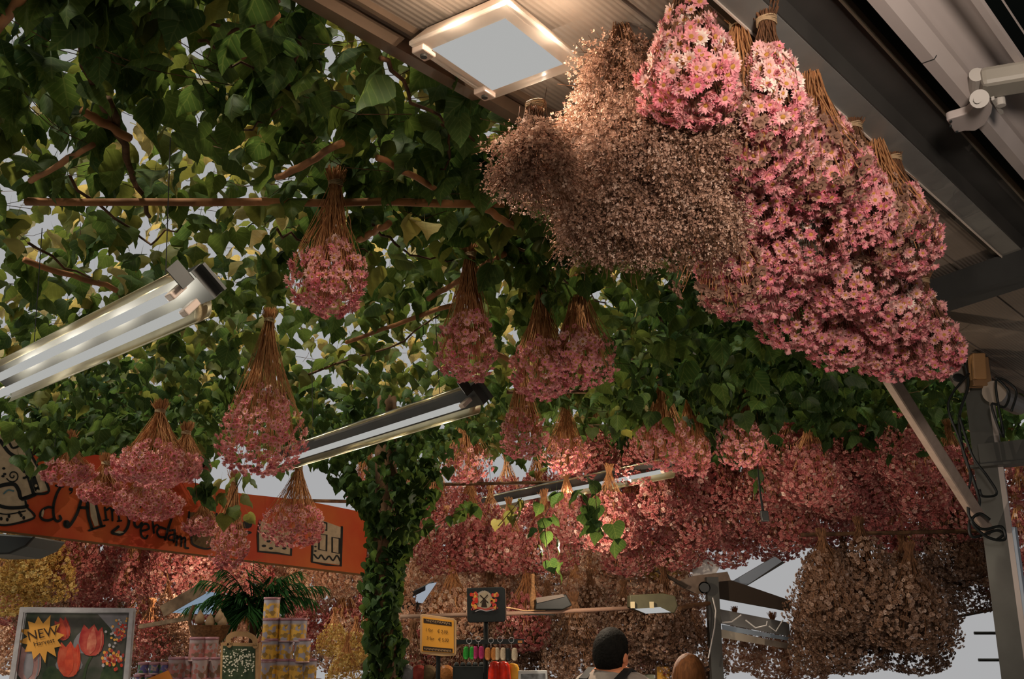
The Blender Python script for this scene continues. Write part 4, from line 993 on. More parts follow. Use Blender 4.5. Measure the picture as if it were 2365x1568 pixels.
# ---------------------------------------------------------------- tulip poster
NY = Vector((0, -1, 0))
PM = plane_map(Vector((0, 4.2, 0)), Vector((.12, -1, 0)).normalized())
t = thing('tulip_poster', 'silver framed tulip poster with yellow starburst reading NEW Harvest', 'poster', PM(160, 1640))
q = [(47, 1402), (312, 1404), (290, 1660), (10, 1660)]
nrm = Vector((.12, -1, 0)).normalized()
mb = MB(); mb.prism([PM(*p) for p in q], -nrm * .02); mb.build('backing', M_silver, t)
mb = MB(); mb.prism([PM(*p, .001) for p in ((62, 1415), (302, 1417), (282, 1650), (28, 1650))], nrm * .001)
pm_ = mat('poster_print', (.10, .085, .075), .5, col2=(.025, .035, .02), scale=9); mb.build('print', pm_, t)
mb = MB(); ribbon(mb, PM, [(18, 1660), (54, 1409), (306, 1410), (286, 1660)], 13, .012, sm=False); ob = mb.build('frame', M_silver, t); md = ob.modifiers.new('s', 'SOLIDIFY'); md.thickness = .008
mb = MB(); ribbon(mb, PM, [(30, 1660), (62, 1417), (298, 1418), (277, 1660)], 2, .0135, sm=False); mb.build('frame_groove', M_greyd, t)
def pet(mb, c, w, h, tilt, e, n=14):
    pts = []
    for k in range(n):
        a = 2 * math.pi * k / n; x = w * math.sin(a) * (1 - .35 * math.cos(a)); y = -h * math.cos(a)
        pts.append((c[0] + x * math.cos(tilt) - y * math.sin(tilt), c[1] + x * math.sin(tilt) + y * math.cos(tilt)))
    fill(mb, PM, pts, e)
P_red = mat('print_red', (.50, .035, .015), .5, col2=(.60, .12, .06), scale=30); P_dred = mat('print_dark_red', (.30, .02, .02), .5, col2=(.50, .09, .06), scale=26)
P_pink = mat('print_pink', (.48, .28, .27), .5, col2=(.26, .13, .12), scale=14); P_grey = mat('print_grey', (.16, .15, .155), .5, col2=(.24, .22, .24), scale=12)
P_leaf = mat('print_green', (.018, .035, .015), .5, col2=(.05, .07, .03), scale=30); P_white = mat('print_white', (.42, .36, .37), .5)
mb = MB(); fill(mb, PM, [(225, 1417), (300, 1418), (296, 1470), (272, 1482), (255, 1450)], .0025); pet(mb, (195, 1480), 22, 30, .3, .0025); pet(mb, (160, 1530), 30, 22, 0, .0025); mb.build('print_backdrop', P_grey, t)
def tulip(c, w, h, tilt, e, m1, m2, nm):
    def pp(poly): return [(c[0] + (x * w) * math.cos(tilt) - (y * h) * math.sin(tilt) * w / h, c[1] + (x * w) * math.sin(tilt) + (y * h) * math.cos(tilt)) for x, y in poly]
    mb = MB(); fill(mb, PM, pp([(0, 1), (.45, .93), (.85, .6), (1, .15), (.95, -.35), (.75, -.9), (.45, -.6), (.1, -1), (-.3, -.65), (-.72, -.92), (-.95, -.3), (-1, .2), (-.8, .65), (-.4, .95)]), e); o = mb.build(nm, m1, t)
    mb = MB(); fill(mb, PM, pp([(0, .9), (.35, .6), (.42, .1), (.3, -.4), (.08, -.85), (-.2, -.4), (-.35, .1), (-.3, .6)]), e + .0006); ribbon(mb, PM, pp([(.62, .8), (.8, .2), (.72, -.6)]), w * .10, e + .0006); mb.build('petal_highlight', m2, o)
tulip((66, 1530), 30, 44, .1, .003, P_pink, P_grey, 'print_pale_tulip')
tulip((160, 1522), 27, 42, .05, .0040, P_red, mat('print_bright_red', (.72, .10, .04), .5, col2=(.55, .06, .03), scale=40), 'print_red_tulip')
tulip((212, 1478), 29, 37, .12, .0035, P_dred, mat('print_coral', (.58, .20, .12), .5, col2=(.42, .07, .05), scale=40), 'print_dark_tulip'); tulip((145, 1452), 18, 28, -.4, .003, P_dred, P_red, 'print_back_tulip')
mb = MB(); ribbon(mb, PM, [(212, 1514), (198, 1545), (190, 1600)], 6, .003); pet(mb, (262, 1560), 30, 34, 0, .003); pet(mb, (120, 1560), 22, 22, 0, .0028); mb.build('print_foliage', P_leaf, t)
for nm, mm, sd_ in (('print_small_red', P_red, 1), ('print_small_white', P_white, 2), ('print_small_amber', M_burst, 3), ('print_small_pink', P_dred, 4)):
    g = random.Random(sd_); mb = MB()
    for k in range(16): disc(mb, PM, (262 + g.gauss(0, 15), 1522 + g.gauss(0, 10)), 3.4, .0045 + .0002 * sd_, 4.4)
    for k in range(14): disc(mb, PM, (278 + g.gauss(0, 9), 1462 + g.gauss(0, 14)), 3, .0045 + .0002 * sd_)
    mb.build(nm, mm, t)
cx_, cy_ = 97, 1474; st_ = []
for k in range(24):
    a = 2 * math.pi * k / 24 - .15; r = (54 if k % 2 == 0 else 35) * (1 + .08 * math.sin(k * 2.3)); st_.append((cx_ + r * math.cos(a), cy_ + r * math.sin(a)))
mb = MB()
for k in range(24): mb.add([PM(cx_, cy_, .006), PM(*st_[k], .006), PM(*st_[(k + 1) % 24], .006)], [(0, 1, 2)])
mb.build('starburst', M_burst, t)
text_on(PM, 'NEW', (100, 1463), 22, M_txt, t, rot=-.20, e=.008, wide=1.05); text_on(PM, 'Harvest', (103, 1483), 11, M_txt, t, rot=-.20, e=.008, wide=1.05)

# ---------------------------------------------------------------- counter, tins and goods
t = thing('display_counter', 'wooden display counter along the bottom carrying the tins', 'counter', (-1.0, 4.9, 0))
mb = MB(); mb.box((-1.5, 4.85, .52), (.66, 0, 0), (0, .26, 0), (0, 0, .52)); mb.build('cabinet', M_wood, t)
mb = MB(); mb.box((-1.5, 4.85, 1.055), (.68, 0, 0), (0, .28, 0), (0, 0, .015)); mb.build('worktop', M_wood, t)
YC = 4.85
zb = at_y(660, 1568, YC).z                          # lower rows start below the frame
def can_meshes(mm, r=.037, h=.108):
    mb = MB(); mb.lathe((0, 0, 0), [(r, .004), (r, h - .012)], 20, closed=False); body = mb
    out = []
    for nm, prof, m_, cl in (('label_band', [(r, .006), (r, h - .012)], mm, False), ('rim', [(r * 1.0, 0), (r * 1.04, .002), (r * 1.04, .006), (r, .007)], M_rim, True), ('lid', [(r * 1.03, h - .012), (r * 1.05, h - .010), (r * 1.05, h - .002), (r * .98, h), (r * .95, h - .003)], M_lid, True)):
        mb = MB(); mb.lathe((0, 0, 0), prof, 20, closed=cl); me = bpy.data.meshes.new(nm); me.from_pydata(mb.v, [], mb.f); me.materials.append(m_); me.polygons.foreach_set('use_smooth', [len(p.vertices) == 4 for p in me.polygons]); me.update(); out.append((nm, me))
    return out
ROWS1 = can_meshes(M_can1); ROWS2 = can_meshes(M_can2); ROWS3 = can_meshes(M_can3, .024, .055)
def tins(kit, us, vtop, h, label, group, yy):
    for k, (u_, dy) in enumerate(us):
        p = at_y(u_, vtop, yy + dy); t = thing('flower_tin', label[k] if isinstance(label, list) else label, 'tin', (p.x, yy + dy, at_y(u_, vtop, yy).z - h), group)
        for nm, me in kit: put(nm, me, t)
        t.rotation_euler = (0, 0, rnd.uniform(0, 6))
OR = ['leftmost', 'second from left', 'third from left', 'fourth from left']
def lab_row(what, row, n): return [f'{what}, {OR[k] if n > 1 else "alone"} in {row}' for k in range(n)]
gD, gP, gB = 'daffodil tins in a pyramid stack', 'pink flower tins in a stack', 'small blue flower tins'
hpx = .108 / 4.85 * F * .96
tins(ROWS1, [(629, 0)], 1379, .108, ['yellow daffodil tin standing alone on top of its pyramid'], gD, YC)
tins(ROWS1, [(626, 0), (663, .02), (692, -.01)], 1427, .108, lab_row('yellow daffodil tin', 'the second row from the top of its pyramid', 3), gD, YC)
tins(ROWS1, [(625, 0), (660, .03), (700, -.01)], 1474, .108, lab_row('yellow daffodil tin', 'the third row from the top of its pyramid', 3), gD, YC)
tins(ROWS1, [(622, 0), (655, .01), (686, 0), (714, .02)], 1521, .108, lab_row('yellow daffodil tin', 'the lowest visible row of its pyramid', 4), gD, YC)
tins(ROWS2, [(458, 0), (487, .02)], 1471, .108, lab_row('pink flower tin', 'the top row beside the white flower bag', 2), gP, YC)
tins(ROWS2, [(409, 0), (437, .03), (464, -.02), (501, .02)], 1517, .108, lab_row('pink flower tin', 'the row below the top pair', 4), gP, YC)
tins(ROWS1, [(618, 0), (652, .02), (688, 0), (724, .02)], 1568, .108, 'daffodil tin of the bottom row at the lower picture edge', gD + ' bottom row', YC)
tins(ROWS2, [(406, 0), (438, .02), (472, 0), (506, .02)], 1564, .108, 'pink flower tin of the bottom row at the lower picture edge', gP + ' bottom row', YC)
tins(ROWS3, [(332, 0), (358, 0), (383, 0)], 1529, .055, lab_row('small blue flower tin', 'the row right of the tulip poster', 3), gB, YC)
tins(ROWS3, [(322, 0), (347, 0), (372, 0)], 1557, .055, lab_row('small blue flower tin', 'the bottom row right of the tulip poster', 3), gB, YC)
zr = at_y(650, 1568, YC).z - .108
t = thing('display_step', 'wooden step under the tins on the counter', 'shelf', (-1.3, YC, 1.07))
mb = MB(); x0, x1 = at_y(300, 1568, YC).x, at_y(750, 1568, YC).x; ztop = at_y(650, 1568, YC).z - .110; mb.box(((x0 + x1) / 2, YC, (1.07 + ztop) / 2), ((x1 - x0) / 2, 0, 0), (0, .09, 0), (0, 0, (ztop - 1.07) / 2)); mb.build('riser', M_wood, t)
# folded orange card
mb = MB(); mb.prism([at_y(u_, v_, 4.70) for u_, v_ in ((330, 1572), (388, 1548), (400, 1572), (398, 1668), (332, 1668))], Vector((0, .01, 0))); meta(mb.build('orange_card', mat('orange_card', (.5, .16, .02), .7)), 'orange card corner in front of the pink tins', 'card')
# bag of white flower bulbs with card handle
BM = plane_map(Vector((0, 4.65, 0)), NY)
t = thing('flower_bulb_bag', 'kraft carrier pack with a picture of white flowers and a card handle', 'carrier pack', BM(552, 1640))
mb = MB(); mb.prism([BM(*p) for p in ((510, 1484), (598, 1486), (594, 1650), (506, 1650))], Vector((0, .05, 0))); mb.build('pack', M_kraft, t)
mb = MB(); ribbon(mb, BM, [(530, 1490), (528, 1474), (540, 1465), (556, 1464), (574, 1466), (588, 1476), (590, 1492)], 12, .002); ob = mb.build('handle', M_kraft, t); md = ob.modifiers.new('s', 'SOLIDIFY'); md.thickness = .004
mb = MB(); fill(mb, BM, [(515, 1491), (590, 1493), (588, 1650), (511, 1650)], .002); mb.build('picture', P_leaf, t)
mb = MB(); g = random.Random(5)
for k in range(150):
    u_, v_ = g.uniform(516, 587), min(1560, max(1500, g.gauss(1528, 16))); disc(mb, BM, (u_, v_), g.uniform(1.2, 2.4), .003 + .00002 * k, n=6)
mb.build('printed_blossoms', mat('print_cream', (.62, .56, .42), .6), t)
# wicker basket with bulbs
c = at_y(484, 1447, 5.05); t = thing('wicker_basket', 'wicker basket under the palm fronds above the pink tins', 'basket', (c.x, c.y, c.z - .08))
mb = MB(); mb.lathe((c.x, c.y, c.z - .08), [(.03, 0), (.06, .005), (.085, .04), (.098, .085), (.102, .088), (.094, .085), (.08, .04), (.05, .012)], 24); mb.build('bowl', M_wick, t, smooth=True)
mb = MB(); mb.tube([(c.x - .098 + .196 * 0, c.y, c.z + .005), (c.x - .10, c.y, c.z + .06), (c.x - .085, c.y, c.z + .10)], .008, 6); mb.build('handle', M_wood, t)
for k, (dx, dz) in enumerate(((-.05, .035), (.0, .02), (.045, .04), (.06, .02))):
    mb = MB(); q = Vector((c.x + dx, c.y, c.z + dz)); mb.lathe(q, [(.004, -.025), (.02, -.018), (.025, 0), (.018, .018), (.006, .035), (.002, .045)], 12); meta(mb.build('flower_bulb', M_bulb, smooth=True), ['leftmost pale bulb in the wicker basket', 'low bulb in the middle of the wicker basket', 'tallest bulb at the right of the wicker basket', 'bulb at the rim right end of the wicker basket'][k], 'flower bulb', 'bulbs in the wicker basket')
mb = MB(); q = at_y(400, 1415, 5.6); mb.prism([at_y(u_, v_, 5.6) for u_, v_ in ((398, 1415), (465, 1365), (475, 1372), (455, 1418))], Vector((0, .3, 0))); structure(mb.build('window_1', mat('bluish_glass', (0, 0, 0), emit=(.20, .26, .33))))
mb = MB(); mb.bar(at_y(375, 1412, 5.5), at_y(470, 1358, 5.5), .02, .06); mb.bar(at_y(325, 1447, 5.5), at_y(450, 1425, 5.5), .05, .02); meta(mb.build('driftwood_plank', mat('pale_driftwood', (.35, .24, .15), .8, noise=.4, scale=30)), 'pale weathered plank leaning left of the palm', 'plank')

# palm
c = at_y(585, 1420, 5.25); t = thing('potted_palm', 'dark green feathery palm behind the tins below the red sign', 'palm', (c.x, c.y, 1.07))
mb = MB(); mb.lathe((c.x, c.y, 1.07), [(.07, 0), (.09, .12), (.10, .14), (.09, .14), (.08, .12)], 20); mb.build('pot', M_signedge, t)
mb = MB(); mb.tube([(c.x, c.y, 1.15), (c.x + .01, c.y, 1.45), (c.x, c.y, c.z + .02)], .018, 8); mb.build('trunk', M_bark, t)
frp = [(-1.0, .55), (-.8, .25), (-.55, .1), (-.9, -.2), (-.3, .6), (-.1, .75), (.2, .65), (.5, .6), (.9, .5), (1.1, .2), (.6, .1), (-.6, .75), (.35, -.1), (-.35, -.1), (1.25, .45), (0, .45), (-.15, .95), (.1, -.35), (-.5, -.35), (.45, -.35), (0, .2), (-1.25, .05), (.75, .75), (-.25, .3), (.25, .3), (0, -.1), (-.7, -.1)]
for k, (ex, ez) in enumerate(frp):
    g = np.random.default_rng(60 + k); L_ = .27; az = g.uniform(-1, 1) * .9
    base = Vector((c.x, c.y, c.z)); tip = base + Vector((ex * L_, az * .14, ez * L_ + .02)); mid = base.lerp(tip, .5) + Vector((0, 0, .09))
    S = [base * (1 - s) ** 2 + mid * 2 * s * (1 - s) + tip * s * s for s in [i / 16 for i in range(17)]]
    ids, PP, RR, ss, tt = [], [], [], [], []
    for i in range(3, 17):
        d = (S[i] - S[i - 1]).normalized()
        for sg in (-1, 1):
            sidev = d.cross(UP).normalized() * sg
            for rep in range(2):
                dl = (sidev * .8 + d * .55 + Vector((0, 0, -.45 + g.normal(0, .25)))).normalized(); zn = (UP - dl * UP.dot(dl)).normalized(); xn = dl.cross(zn)
                PP.append(S[i] - d * .008 * rep - base); RR.append(np.array([xn, dl, zn]).T); ss.append(.13 * (1 - .5 * abs(i / 16 - .5)) * g.uniform(.8, 1.1)); tt.append(g.random())
    BL = Tpl([(-.03, 0, 0), (.03, 0, 0), (.05, .45, -.04), (-.05, .45, -.04), (0, 1, -.2)], [(0, 1, 2, 3), (3, 2, 4)], [0, 0], [(0, 0, 0)] * 5)
    me = scatter_mesh('frond', [BL], np.zeros(len(PP), int), np.array(RR), np.array(ss), np.array([list(q) for q in PP]) + np.array([0, 0, c.z - 1.07]), np.array(tt), [M_frond])
    fo = put('frond', me, t); mb = MB(); mb.tube(S, [.003 - .0001 * i for i in range(17)], 5); mb.build('stalk', M_frond, fo)

# ---------------------------------------------------------------- price sign
QM = plane_map(Vector((0, 5.0, 0)), Vector((.1, -1, 0)).normalized()); qn = Vector((.1, -1, 0)).normalized()
t = thing('price_sign', 'yellow price sign on a black pole, 1 for € 2,00 and 3 for € 5,00', 'sign', (at_y(1012, 1568, 5.05).x, 5.05, 0))
mb = MB(); mb.prism([QM(*p) for p in ((971, 1421), (976, 1418), (1048, 1428), (1055, 1434), (1054, 1510), (1050, 1515), (1020, 1516), (974, 1510), (970, 1504))], -qn * .012); mb.build('frame', M_pframe, t, bevel=.002)
mb = MB(); mb.prism([QM(*p, .001) for p in ((976, 1424), (1048, 1433), (1048, 1508), (974, 1504))], qn * .002); mb.build('card', M_price, t)
mb = MB(); fill(mb, QM, [(978, 1428), (1043, 1437), (1043, 1446), (978, 1438)], .004); fill(mb, QM, [(977, 1492), (1045, 1498), (1045, 1507), (977, 1502)], .004); mb.build('printed_bars', M_txt, t)
mb = MB()
for k in range(14): ribbon(mb, QM, [(985 + k * 4, 1431 + k * .55), (987 + k * 4, 1434 + k * .55 + (k % 3))], 1.2, .005, sm=False)
for k in range(18): ribbon(mb, QM, [(980 + k * 3.5, 1496 + k * .32), (982 + k * 3.5, 1499 + k * .32 + (k % 2))], 1.2, .005, sm=False)
mb.build('fine_print', M_pframe, t)
for s_, c_ in (('1 for', (991, 1455)), ('€ 2,00', (1022, 1459)), ('3 for', (994, 1474)), ('€ 5,00', (1024, 1478))): text_on(QM, s_, c_, 8, M_txt, t, rot=.1, e=.005, wide=.85)
mb = MB(); a = QM(1013, 1514, -.02); mb.tube([(a.x, a.y, a.z), (a.x, a.y, .02)], .011, 10); mb.build('pole', M_black, t)
mb = MB(); mb.lathe((a.x, a.y, 0), [(.15, 0), (.15, .012), (.02, .03)], 20); mb.build('base', M_black, t)

# keyring stand with emblem sign
EM = plane_map(Vector((0, 5.1, 0)), NY)
t = thing('keyring_stand', 'black stand with a square windmill and tulips sign above a keyring bar', 'stand', (at_y(1120, 1568, 5.13).x, 5.13, 0))
mb = MB(); mb.prism([EM(*p) for p in ((1078, 1358), (1159, 1355), (1167, 1360), (1168, 1432), (1163, 1436), (1084, 1438), (1079, 1432))], Vector((0, .03, 0))); mb.build('sign_box', M_black, t, bevel=.003)
mb = MB(); mb.prism([EM(*p, -.001) for p in ((1160, 1356), (1168, 1361), (1170, 1430), (1166, 1434))], Vector((0, .028, 0))); mb.build('side_panel', mat('dull_rose_edge', (.18, .10, .07), .7), t)
mb = MB(); disc(mb, EM, (1118, 1386), 19, .002, 22, n=20); mb.build('emblem_ground', M_offw, t)
mb = MB()
for a in (.75, .75 + math.pi / 2): ribbon(mb, EM, [(1118 - 12 * math.cos(a), 1383 - 12 * math.sin(a)), (1118 + 12 * math.cos(a), 1383 + 12 * math.sin(a))], 2.4, .004, sm=False)
fill(mb, EM, [(1115, 1386), (1121, 1386), (1125, 1402), (1111, 1402)], .0035); mb.build('windmill', M_txt, t)
gg = random.Random(9)
for nm, mm in (('red_tulips', M_red), ('amber_tulips', M_burst), ('orange_tulips', P_red)):
    for sgn in (-1, 1):
        for k in range(6): mb = MB(); disc(mb, EM, (1118 + sgn * gg.uniform(17, 31), 1370 + gg.uniform(0, 36)), 3.6, .005 + .0003 * k, 4.4); mb.build('tulip', mm, t)
mb = MB(); ribbon(mb, EM, [(1090, 1407), (1105, 1404), (1120, 1408), (1135, 1404), (1148, 1404)], 5, .006); mb.build('banner', P_dred, t)
mb = MB(); ribbon(mb, EM, [(1098, 1412), (1110, 1408), (1124, 1411), (1142, 1407)], 2, .0065); mb.build('banner_strokes', P_white, t)
for k, ch in enumerate('MADEIN'):
    a = -math.pi / 2 + (k - 2.5 + (.35 if k > 3 else -.15)) * .25; text_on(EM, ch, (1118 + 20 * math.cos(a), 1388 + 22 * math.sin(a)), 4.5, P_white, t, rot=a + math.pi / 2, e=.007)
mb = MB(); a = EM(1122, 1436, -.03); mb.tube([(a.x, a.y, a.z), (a.x, a.y, .02)], .0125, 10); mb.build('pole', M_black, t)
mb = MB(); mb.lathe((a.x, a.y, 0), [(.18, 0), (.18, .012), (.02, .03)], 20); mb.build('base', M_black, t)
mb = MB(); b0, b1 = EM(1036, 1483, .0), EM(1210, 1481, .0); mb.bar(b0, b1, .012, .022); mb.build('keyring_bar', M_black, t)
mb = MB()
for u_ in (1045, 1201): mb.box(EM(u_, 1482, .008), (.011, 0, 0), (0, .001, 0), (0, 0, .006))
mb.build('orange_tag', M_orange, t)
def clog_mb(mb, c, s, up=Vector((0, 0, 1)), fw=Vector((0, -1, 0)), m=None):
    """little wooden shoe, toe curling up, hollow heel opening; heel up, toe down"""
    sd = up.cross(fw).normalized(); n = 12; rings = []
    prof = [(-1, .20, .10, .42), (-.85, .38, .22, .18), (-.5, .52, .36, .04), (0, .52, .38, 0), (.4, .48, .38, 0), (.8, .42, .38, .02), (1.0, .30, .34, .06), (1.05, .12, .24, .08)]
    for tt_, w_, h_, lift in prof:
        for k in range(n):
            a = 2 * math.pi * k / n; rings.append(Vector(c) + (up * tt_ + sd * w_ * math.cos(a) + fw * (h_ * math.sin(a) + lift)) * s)
    mb.add(rings, [(i * n + k, i * n + (k + 1) % n, (i + 1) * n + (k + 1) % n, (i + 1) * n + k) for i in range(len(prof) - 1) for k in range(n)] + [tuple(range(n - 1, -1, -1)), tuple(range((len(prof) - 1) * n, len(prof) * n))])
kr = [(1084, 1480, 1508, M_green, 'green wooden shoe keyring, leftmost on the black bar'), (1105, 1476, 1507, M_mag, 'magenta wooden shoe keyring just left of the black pole'), (1134, 1479, 1510, M_orange, 'orange wooden shoe keyring just right of the black pole'),
      (1155, 1477, 1510, M_bone, 'cream wooden shoe keyring between the orange and the black one'), (1181, 1478, 1511, M_black, 'black and white wooden shoe keyring, rightmost on the bar')]
for u_, vr, vc, mm, lb in kr:
    rc = EM(u_, vr, .02); t2 = thing('shoe_keyring', lb, 'keyring', rc, 'wooden shoe keyrings on the bar')
    mb = MB(); rr_ = .0125; mb.tube([rc + Vector((rr_ * math.cos(a), 0, rr_ * math.sin(a))) for a in [k * 2 * math.pi / 16 for k in range(17)]], .0016, 6, False); mb.build('ring', M_silver, t2)
    cc = EM(u_, vc, .02); mb = MB()
    mb.tube([rc - UP * rr_, cc + UP * .028], .0012, 4); mb.build('chain', M_silver, t2)
    for sgn in (-1, 1):
        mb = MB(); clog_mb(mb, cc + Vector((sgn * .0150, 0, 0)), .0290, up=Vector((0, 0, -1)) if False else UP); mb.build('wooden_shoe', mm if not (mm is M_black and sgn > 0) else M_bone, t2, smooth=True)
# lower goods on the stand
t = thing('goods_counter', 'low counter carrying the red shoes and the framed print at the bottom', 'counter', (0.0, 5.25, 0))
mb = MB(); mb.box((-.13, 5.45, .62), (.34, 0, 0), (0, .30, 0), (0, 0, .62)); mb.build('cabinet', M_wood, t)
mb = MB(); mb.box((-.13, 5.45, 1.25), (.36, 0, 0), (0, .33, 0), (0, 0, .012)); mb.build('worktop', M_greyd, t)
def big_clog(u_, v_, y_, m_, label, s=.075):
    c = at_y(u_, v_, y_); mb = MB(); clog_mb(mb, c, s, up=UP); meta(mb.build('wooden_shoe', m_, smooth=True), label, 'wooden shoe', 'wooden shoes on the low counter')
big_clog(1143, 1566, 5.2, M_red, 'left one of the two glossy red wooden shoes'); big_clog(1162, 1566, 5.2, M_red, 'right one of the two glossy red wooden shoes')
big_clog(1184, 1570, 5.25, M_yel, 'yellow wooden shoe right of the red ones')
mb = MB(); c = at_y(1098, 1562, 5.25); mb.box(c, (.11, 0, 0), (0, .06, 0), (0, 0, .05))
for k in range(7): mb.ball(c + Vector((-.095 + k * .031, -.0, .055)), .014, 8, 6)
meta(mb.build('dark_trinket_tray', M_black), 'dark tray of black trinkets left of the red wooden shoes', 'tray')
FM = plane_map(Vector((0, 5.15, 0)), NY); t = thing('framed_print', 'white framed grey print at the bottom beside the yellow shoe', 'framed print', FM(1232, 1640))
mb = MB(); mb.prism([FM(*p) for p in ((1197, 1549), (1264, 1548), (1268, 1640), (1195, 1640))], Vector((0, .02, 0))); mb.build('frame', M_pale, t, bevel=.004)
mb = MB(); fill(mb, FM, [(1203, 1556), (1259, 1555), (1262, 1634), (1201, 1634)], .002); mb.build('print', mat('grey_print', (.30, .30, .32), .6, col2=(.08, .075, .07), scale=22), t)
# striped trinkets behind price pole
for k, (u_, m_, lb) in enumerate(((940, P_grey, 'greyish souvenir plate left of the price sign pole'), (968, P_dred, 'reddish souvenir plate just left of the price sign pole'), (990, M_olive, 'olive souvenir plate touching the price sign pole'), (1030, M_orange, 'orange souvenir plate right of the price sign pole'))):
    mb = MB(); c = at_y(u_, 1556, 5.35); mb.lathe(c, [(.012, .010), (.03, .006), (.042, -.002), (.044, -.004), (.03, .002), (.012, .005)], 18, x=Vector((1, 0, 0)), y=UP, z=NY); meta(mb.build('souvenir_plate', m_), lb, 'plate', 'souvenir plates on the low counter')

# ---------------------------------------------------------------- overhead pipe, tray lamp, rear flood light
t = thing('horizontal_pipe', 'long level pipe running left to right behind the windmill sign', 'pipe', at_y(1200, 1412, 6.2))
mb = MB(); mb.tube([at_y(925, 1424, 6.2), at_y(1180, 1417, 6.2), at_y(1462, 1404, 6.2)], .013, 10); mb.build('tube', mat('rose_pipe', (.28, .17, .12), .6), t, smooth=True)
mb = MB(); mb.tube([at_y(1165, 1402, 6.18), at_y(1185, 1405, 6.18), at_y(1210, 1410, 6.18), at_y(1260, 1409, 6.18)], .004, 6); mb.build('cable', M_pframe, t)
mb = MB(); a = at_y(1231, 1408, 6.2); b_ = at_y(1231, 1325, 6.2); mb.tube([a, a.lerp(b_, .3), a.lerp(b_, .6), b_], [.02, .022, .012, .011], 10); meta(mb.build('bottle_shaped_hanger', M_wick, smooth=True), 'brown tapered hanger post rising from the level pipe', 'hanger')
t = thing('lamp_housing', 'black wedge shaped lamp housing lying on the level pipe', 'lamp housing', at_y(1275, 1390, 6.2))
mb = MB(); mb.prism([at_y(u_, v_, 6.15) for u_, v_ in ((1238, 1382), (1308, 1372), (1322, 1398), (1300, 1408), (1236, 1408))], Vector((0, .22, 0))); mb.build('housing', M_black, t, bevel=.006)
mb = MB(); mb.prism([at_y(u_, v_, 6.14) for u_, v_ in ((1238, 1380), (1300, 1372), (1304, 1378), (1240, 1393))], Vector((0, .01, 0))); mb.build('grey_top', mat('grey_trim', (.14, .11, .09), .6), t)
mb = MB(); mb.lathe(at_y(1246, 1421, 6.1), [(.10, 0), (.09, .006), (.02, .01)], 20, x=Vector((1, 0, 0)), y=Vector((0, .5, 0))); meta(mb.build('hanging_tray', M_black), 'thin black disc hanging under the level pipe', 'disc')
t = thing('flood_light', 'rear olive flood light with white face pointing down over the man', 'lamp', at_y(1510, 1395, 6.0))
mb = MB(); mb.prism([at_y(u_, v_, 6.0) for u_, v_ in ((1455, 1374), (1530, 1370), (1560, 1376), (1566, 1400), (1558, 1416), (1490, 1416), (1455, 1402))], Vector((0, .16, 0))); mb.build('housing', mat('olive_housing', (.065, .06, .03), .6, noise=.2, scale=20), t, bevel=.006)
mb = MB(); mb.prism([at_y(u_, v_, 5.985) for u_, v_ in ((1466, 1406), (1525, 1402), (1550, 1414), (1492, 1417))], Vector((0, .01, 0))); mb.build('lit_face', M_panel, t)
for u_ in (1461, 1505):
    mb = MB(); mb.box(at_y(u_, 1397, 5.985), (.012, 0, 0), (0, .008, 0), (0, 0, .018)); mb.build('clip', mat('khaki_clip', (.42, .36, .22), .6), t)
light('SPOT', 'rear_flood_glow', at_y(1508, 1424, 5.95), 35, (1, .86, .7), 0, spot=math.radians(160))

# far gable stall on the right
t = thing('far_stall', 'far market stall frame with grey post, dark beams and a round gutter end', 'stall', at_y(1640, 1568, 6.6)); WLt = WL[t]
def far_part(nm, quads, y_, m_, th=.05):
    mb = MB()
    for q in quads: mb.prism([at_y(u_, v_, y_) for u_, v_ in q], Vector((0, th, 0)))
    return mb.build(nm, m_, t)
p0 = at_y(1645, 1370, 6.6); mb = MB(); mb.bar((p0.x, 6.6, 0), (p0.x, 6.6, p0.z + .1), .075, .075, up=(0, 1, 0)); mb.build('post', M_grey, t)
far_part('ridge_beam', [[(1650, 1345), (1690, 1340), (1830, 1388), (1825, 1412), (1650, 1380)]], 6.65, mat('dark_wood_beam', (.035, .024, .016), .8))
far_part('rafter', [[(1688, 1345), (1722, 1354), (1812, 1300), (1790, 1285)]], 6.9, M_bluebeam)
far_part('rafter', [[(1722, 1354), (1730, 1350), (1812, 1300), (1808, 1296)]], 6.88, M_greyd, .04)
far_part('gable_board', [[(1560, 1345), (1600, 1330), (1680, 1320), (1690, 1345), (1652, 1366), (1610, 1372), (1575, 1355)]], 6.8, mat('rose_grey_board', (.22, .16, .12), .7, noise=.3, scale=20))
far_part('perforated_sheet', [[(1600, 1292), (1640, 1285), (1662, 1310), (1650, 1330), (1600, 1336)]], 6.95, mat('white_perforated', (.55, .52, .50), .7), .01)
far_part('rafter', [[(1515, 1318), (1522, 1316), (1590, 1352), (1585, 1358)]], 6.75, MATS['dark_wood_beam'], .04)
far_part('cladding', [[(1660, 1406), (1822, 1438), (1826, 1470), (1668, 1440)]], 7.4, M_dusk)
far_part('window_band', [[(1668, 1442), (1826, 1472), (1826, 1480), (1670, 1456)]], 7.38, M_bluebeam, .02)
far_part('lower_awning', [[(1660, 1452), (1830, 1488), (1828, 1500), (1662, 1472)]], 7.3, mat('cream_valance', (.45, .38, .30), .8), .02)
mb = MB(); mb.tube([at_y(1627, 1357, 6.5), at_y(1627, 1357, 6.9)], .038, 18, False); mb.build('gutter_pipe', M_pale, t, smooth=True)
mb = MB(); mb.tube([at_y(1627, 1357, 6.505), at_y(1627, 1357, 6.51)], .030, 18); mb.build('gutter_hole', M_black, t)
mb = MB(); mb.tube([at_y(1570, 1405, 6.2), at_y(1600, 1398, 6.4), at_y(1640, 1393, 6.58)], .013, 8); mb.build('lamp_arm', M_wood, t)
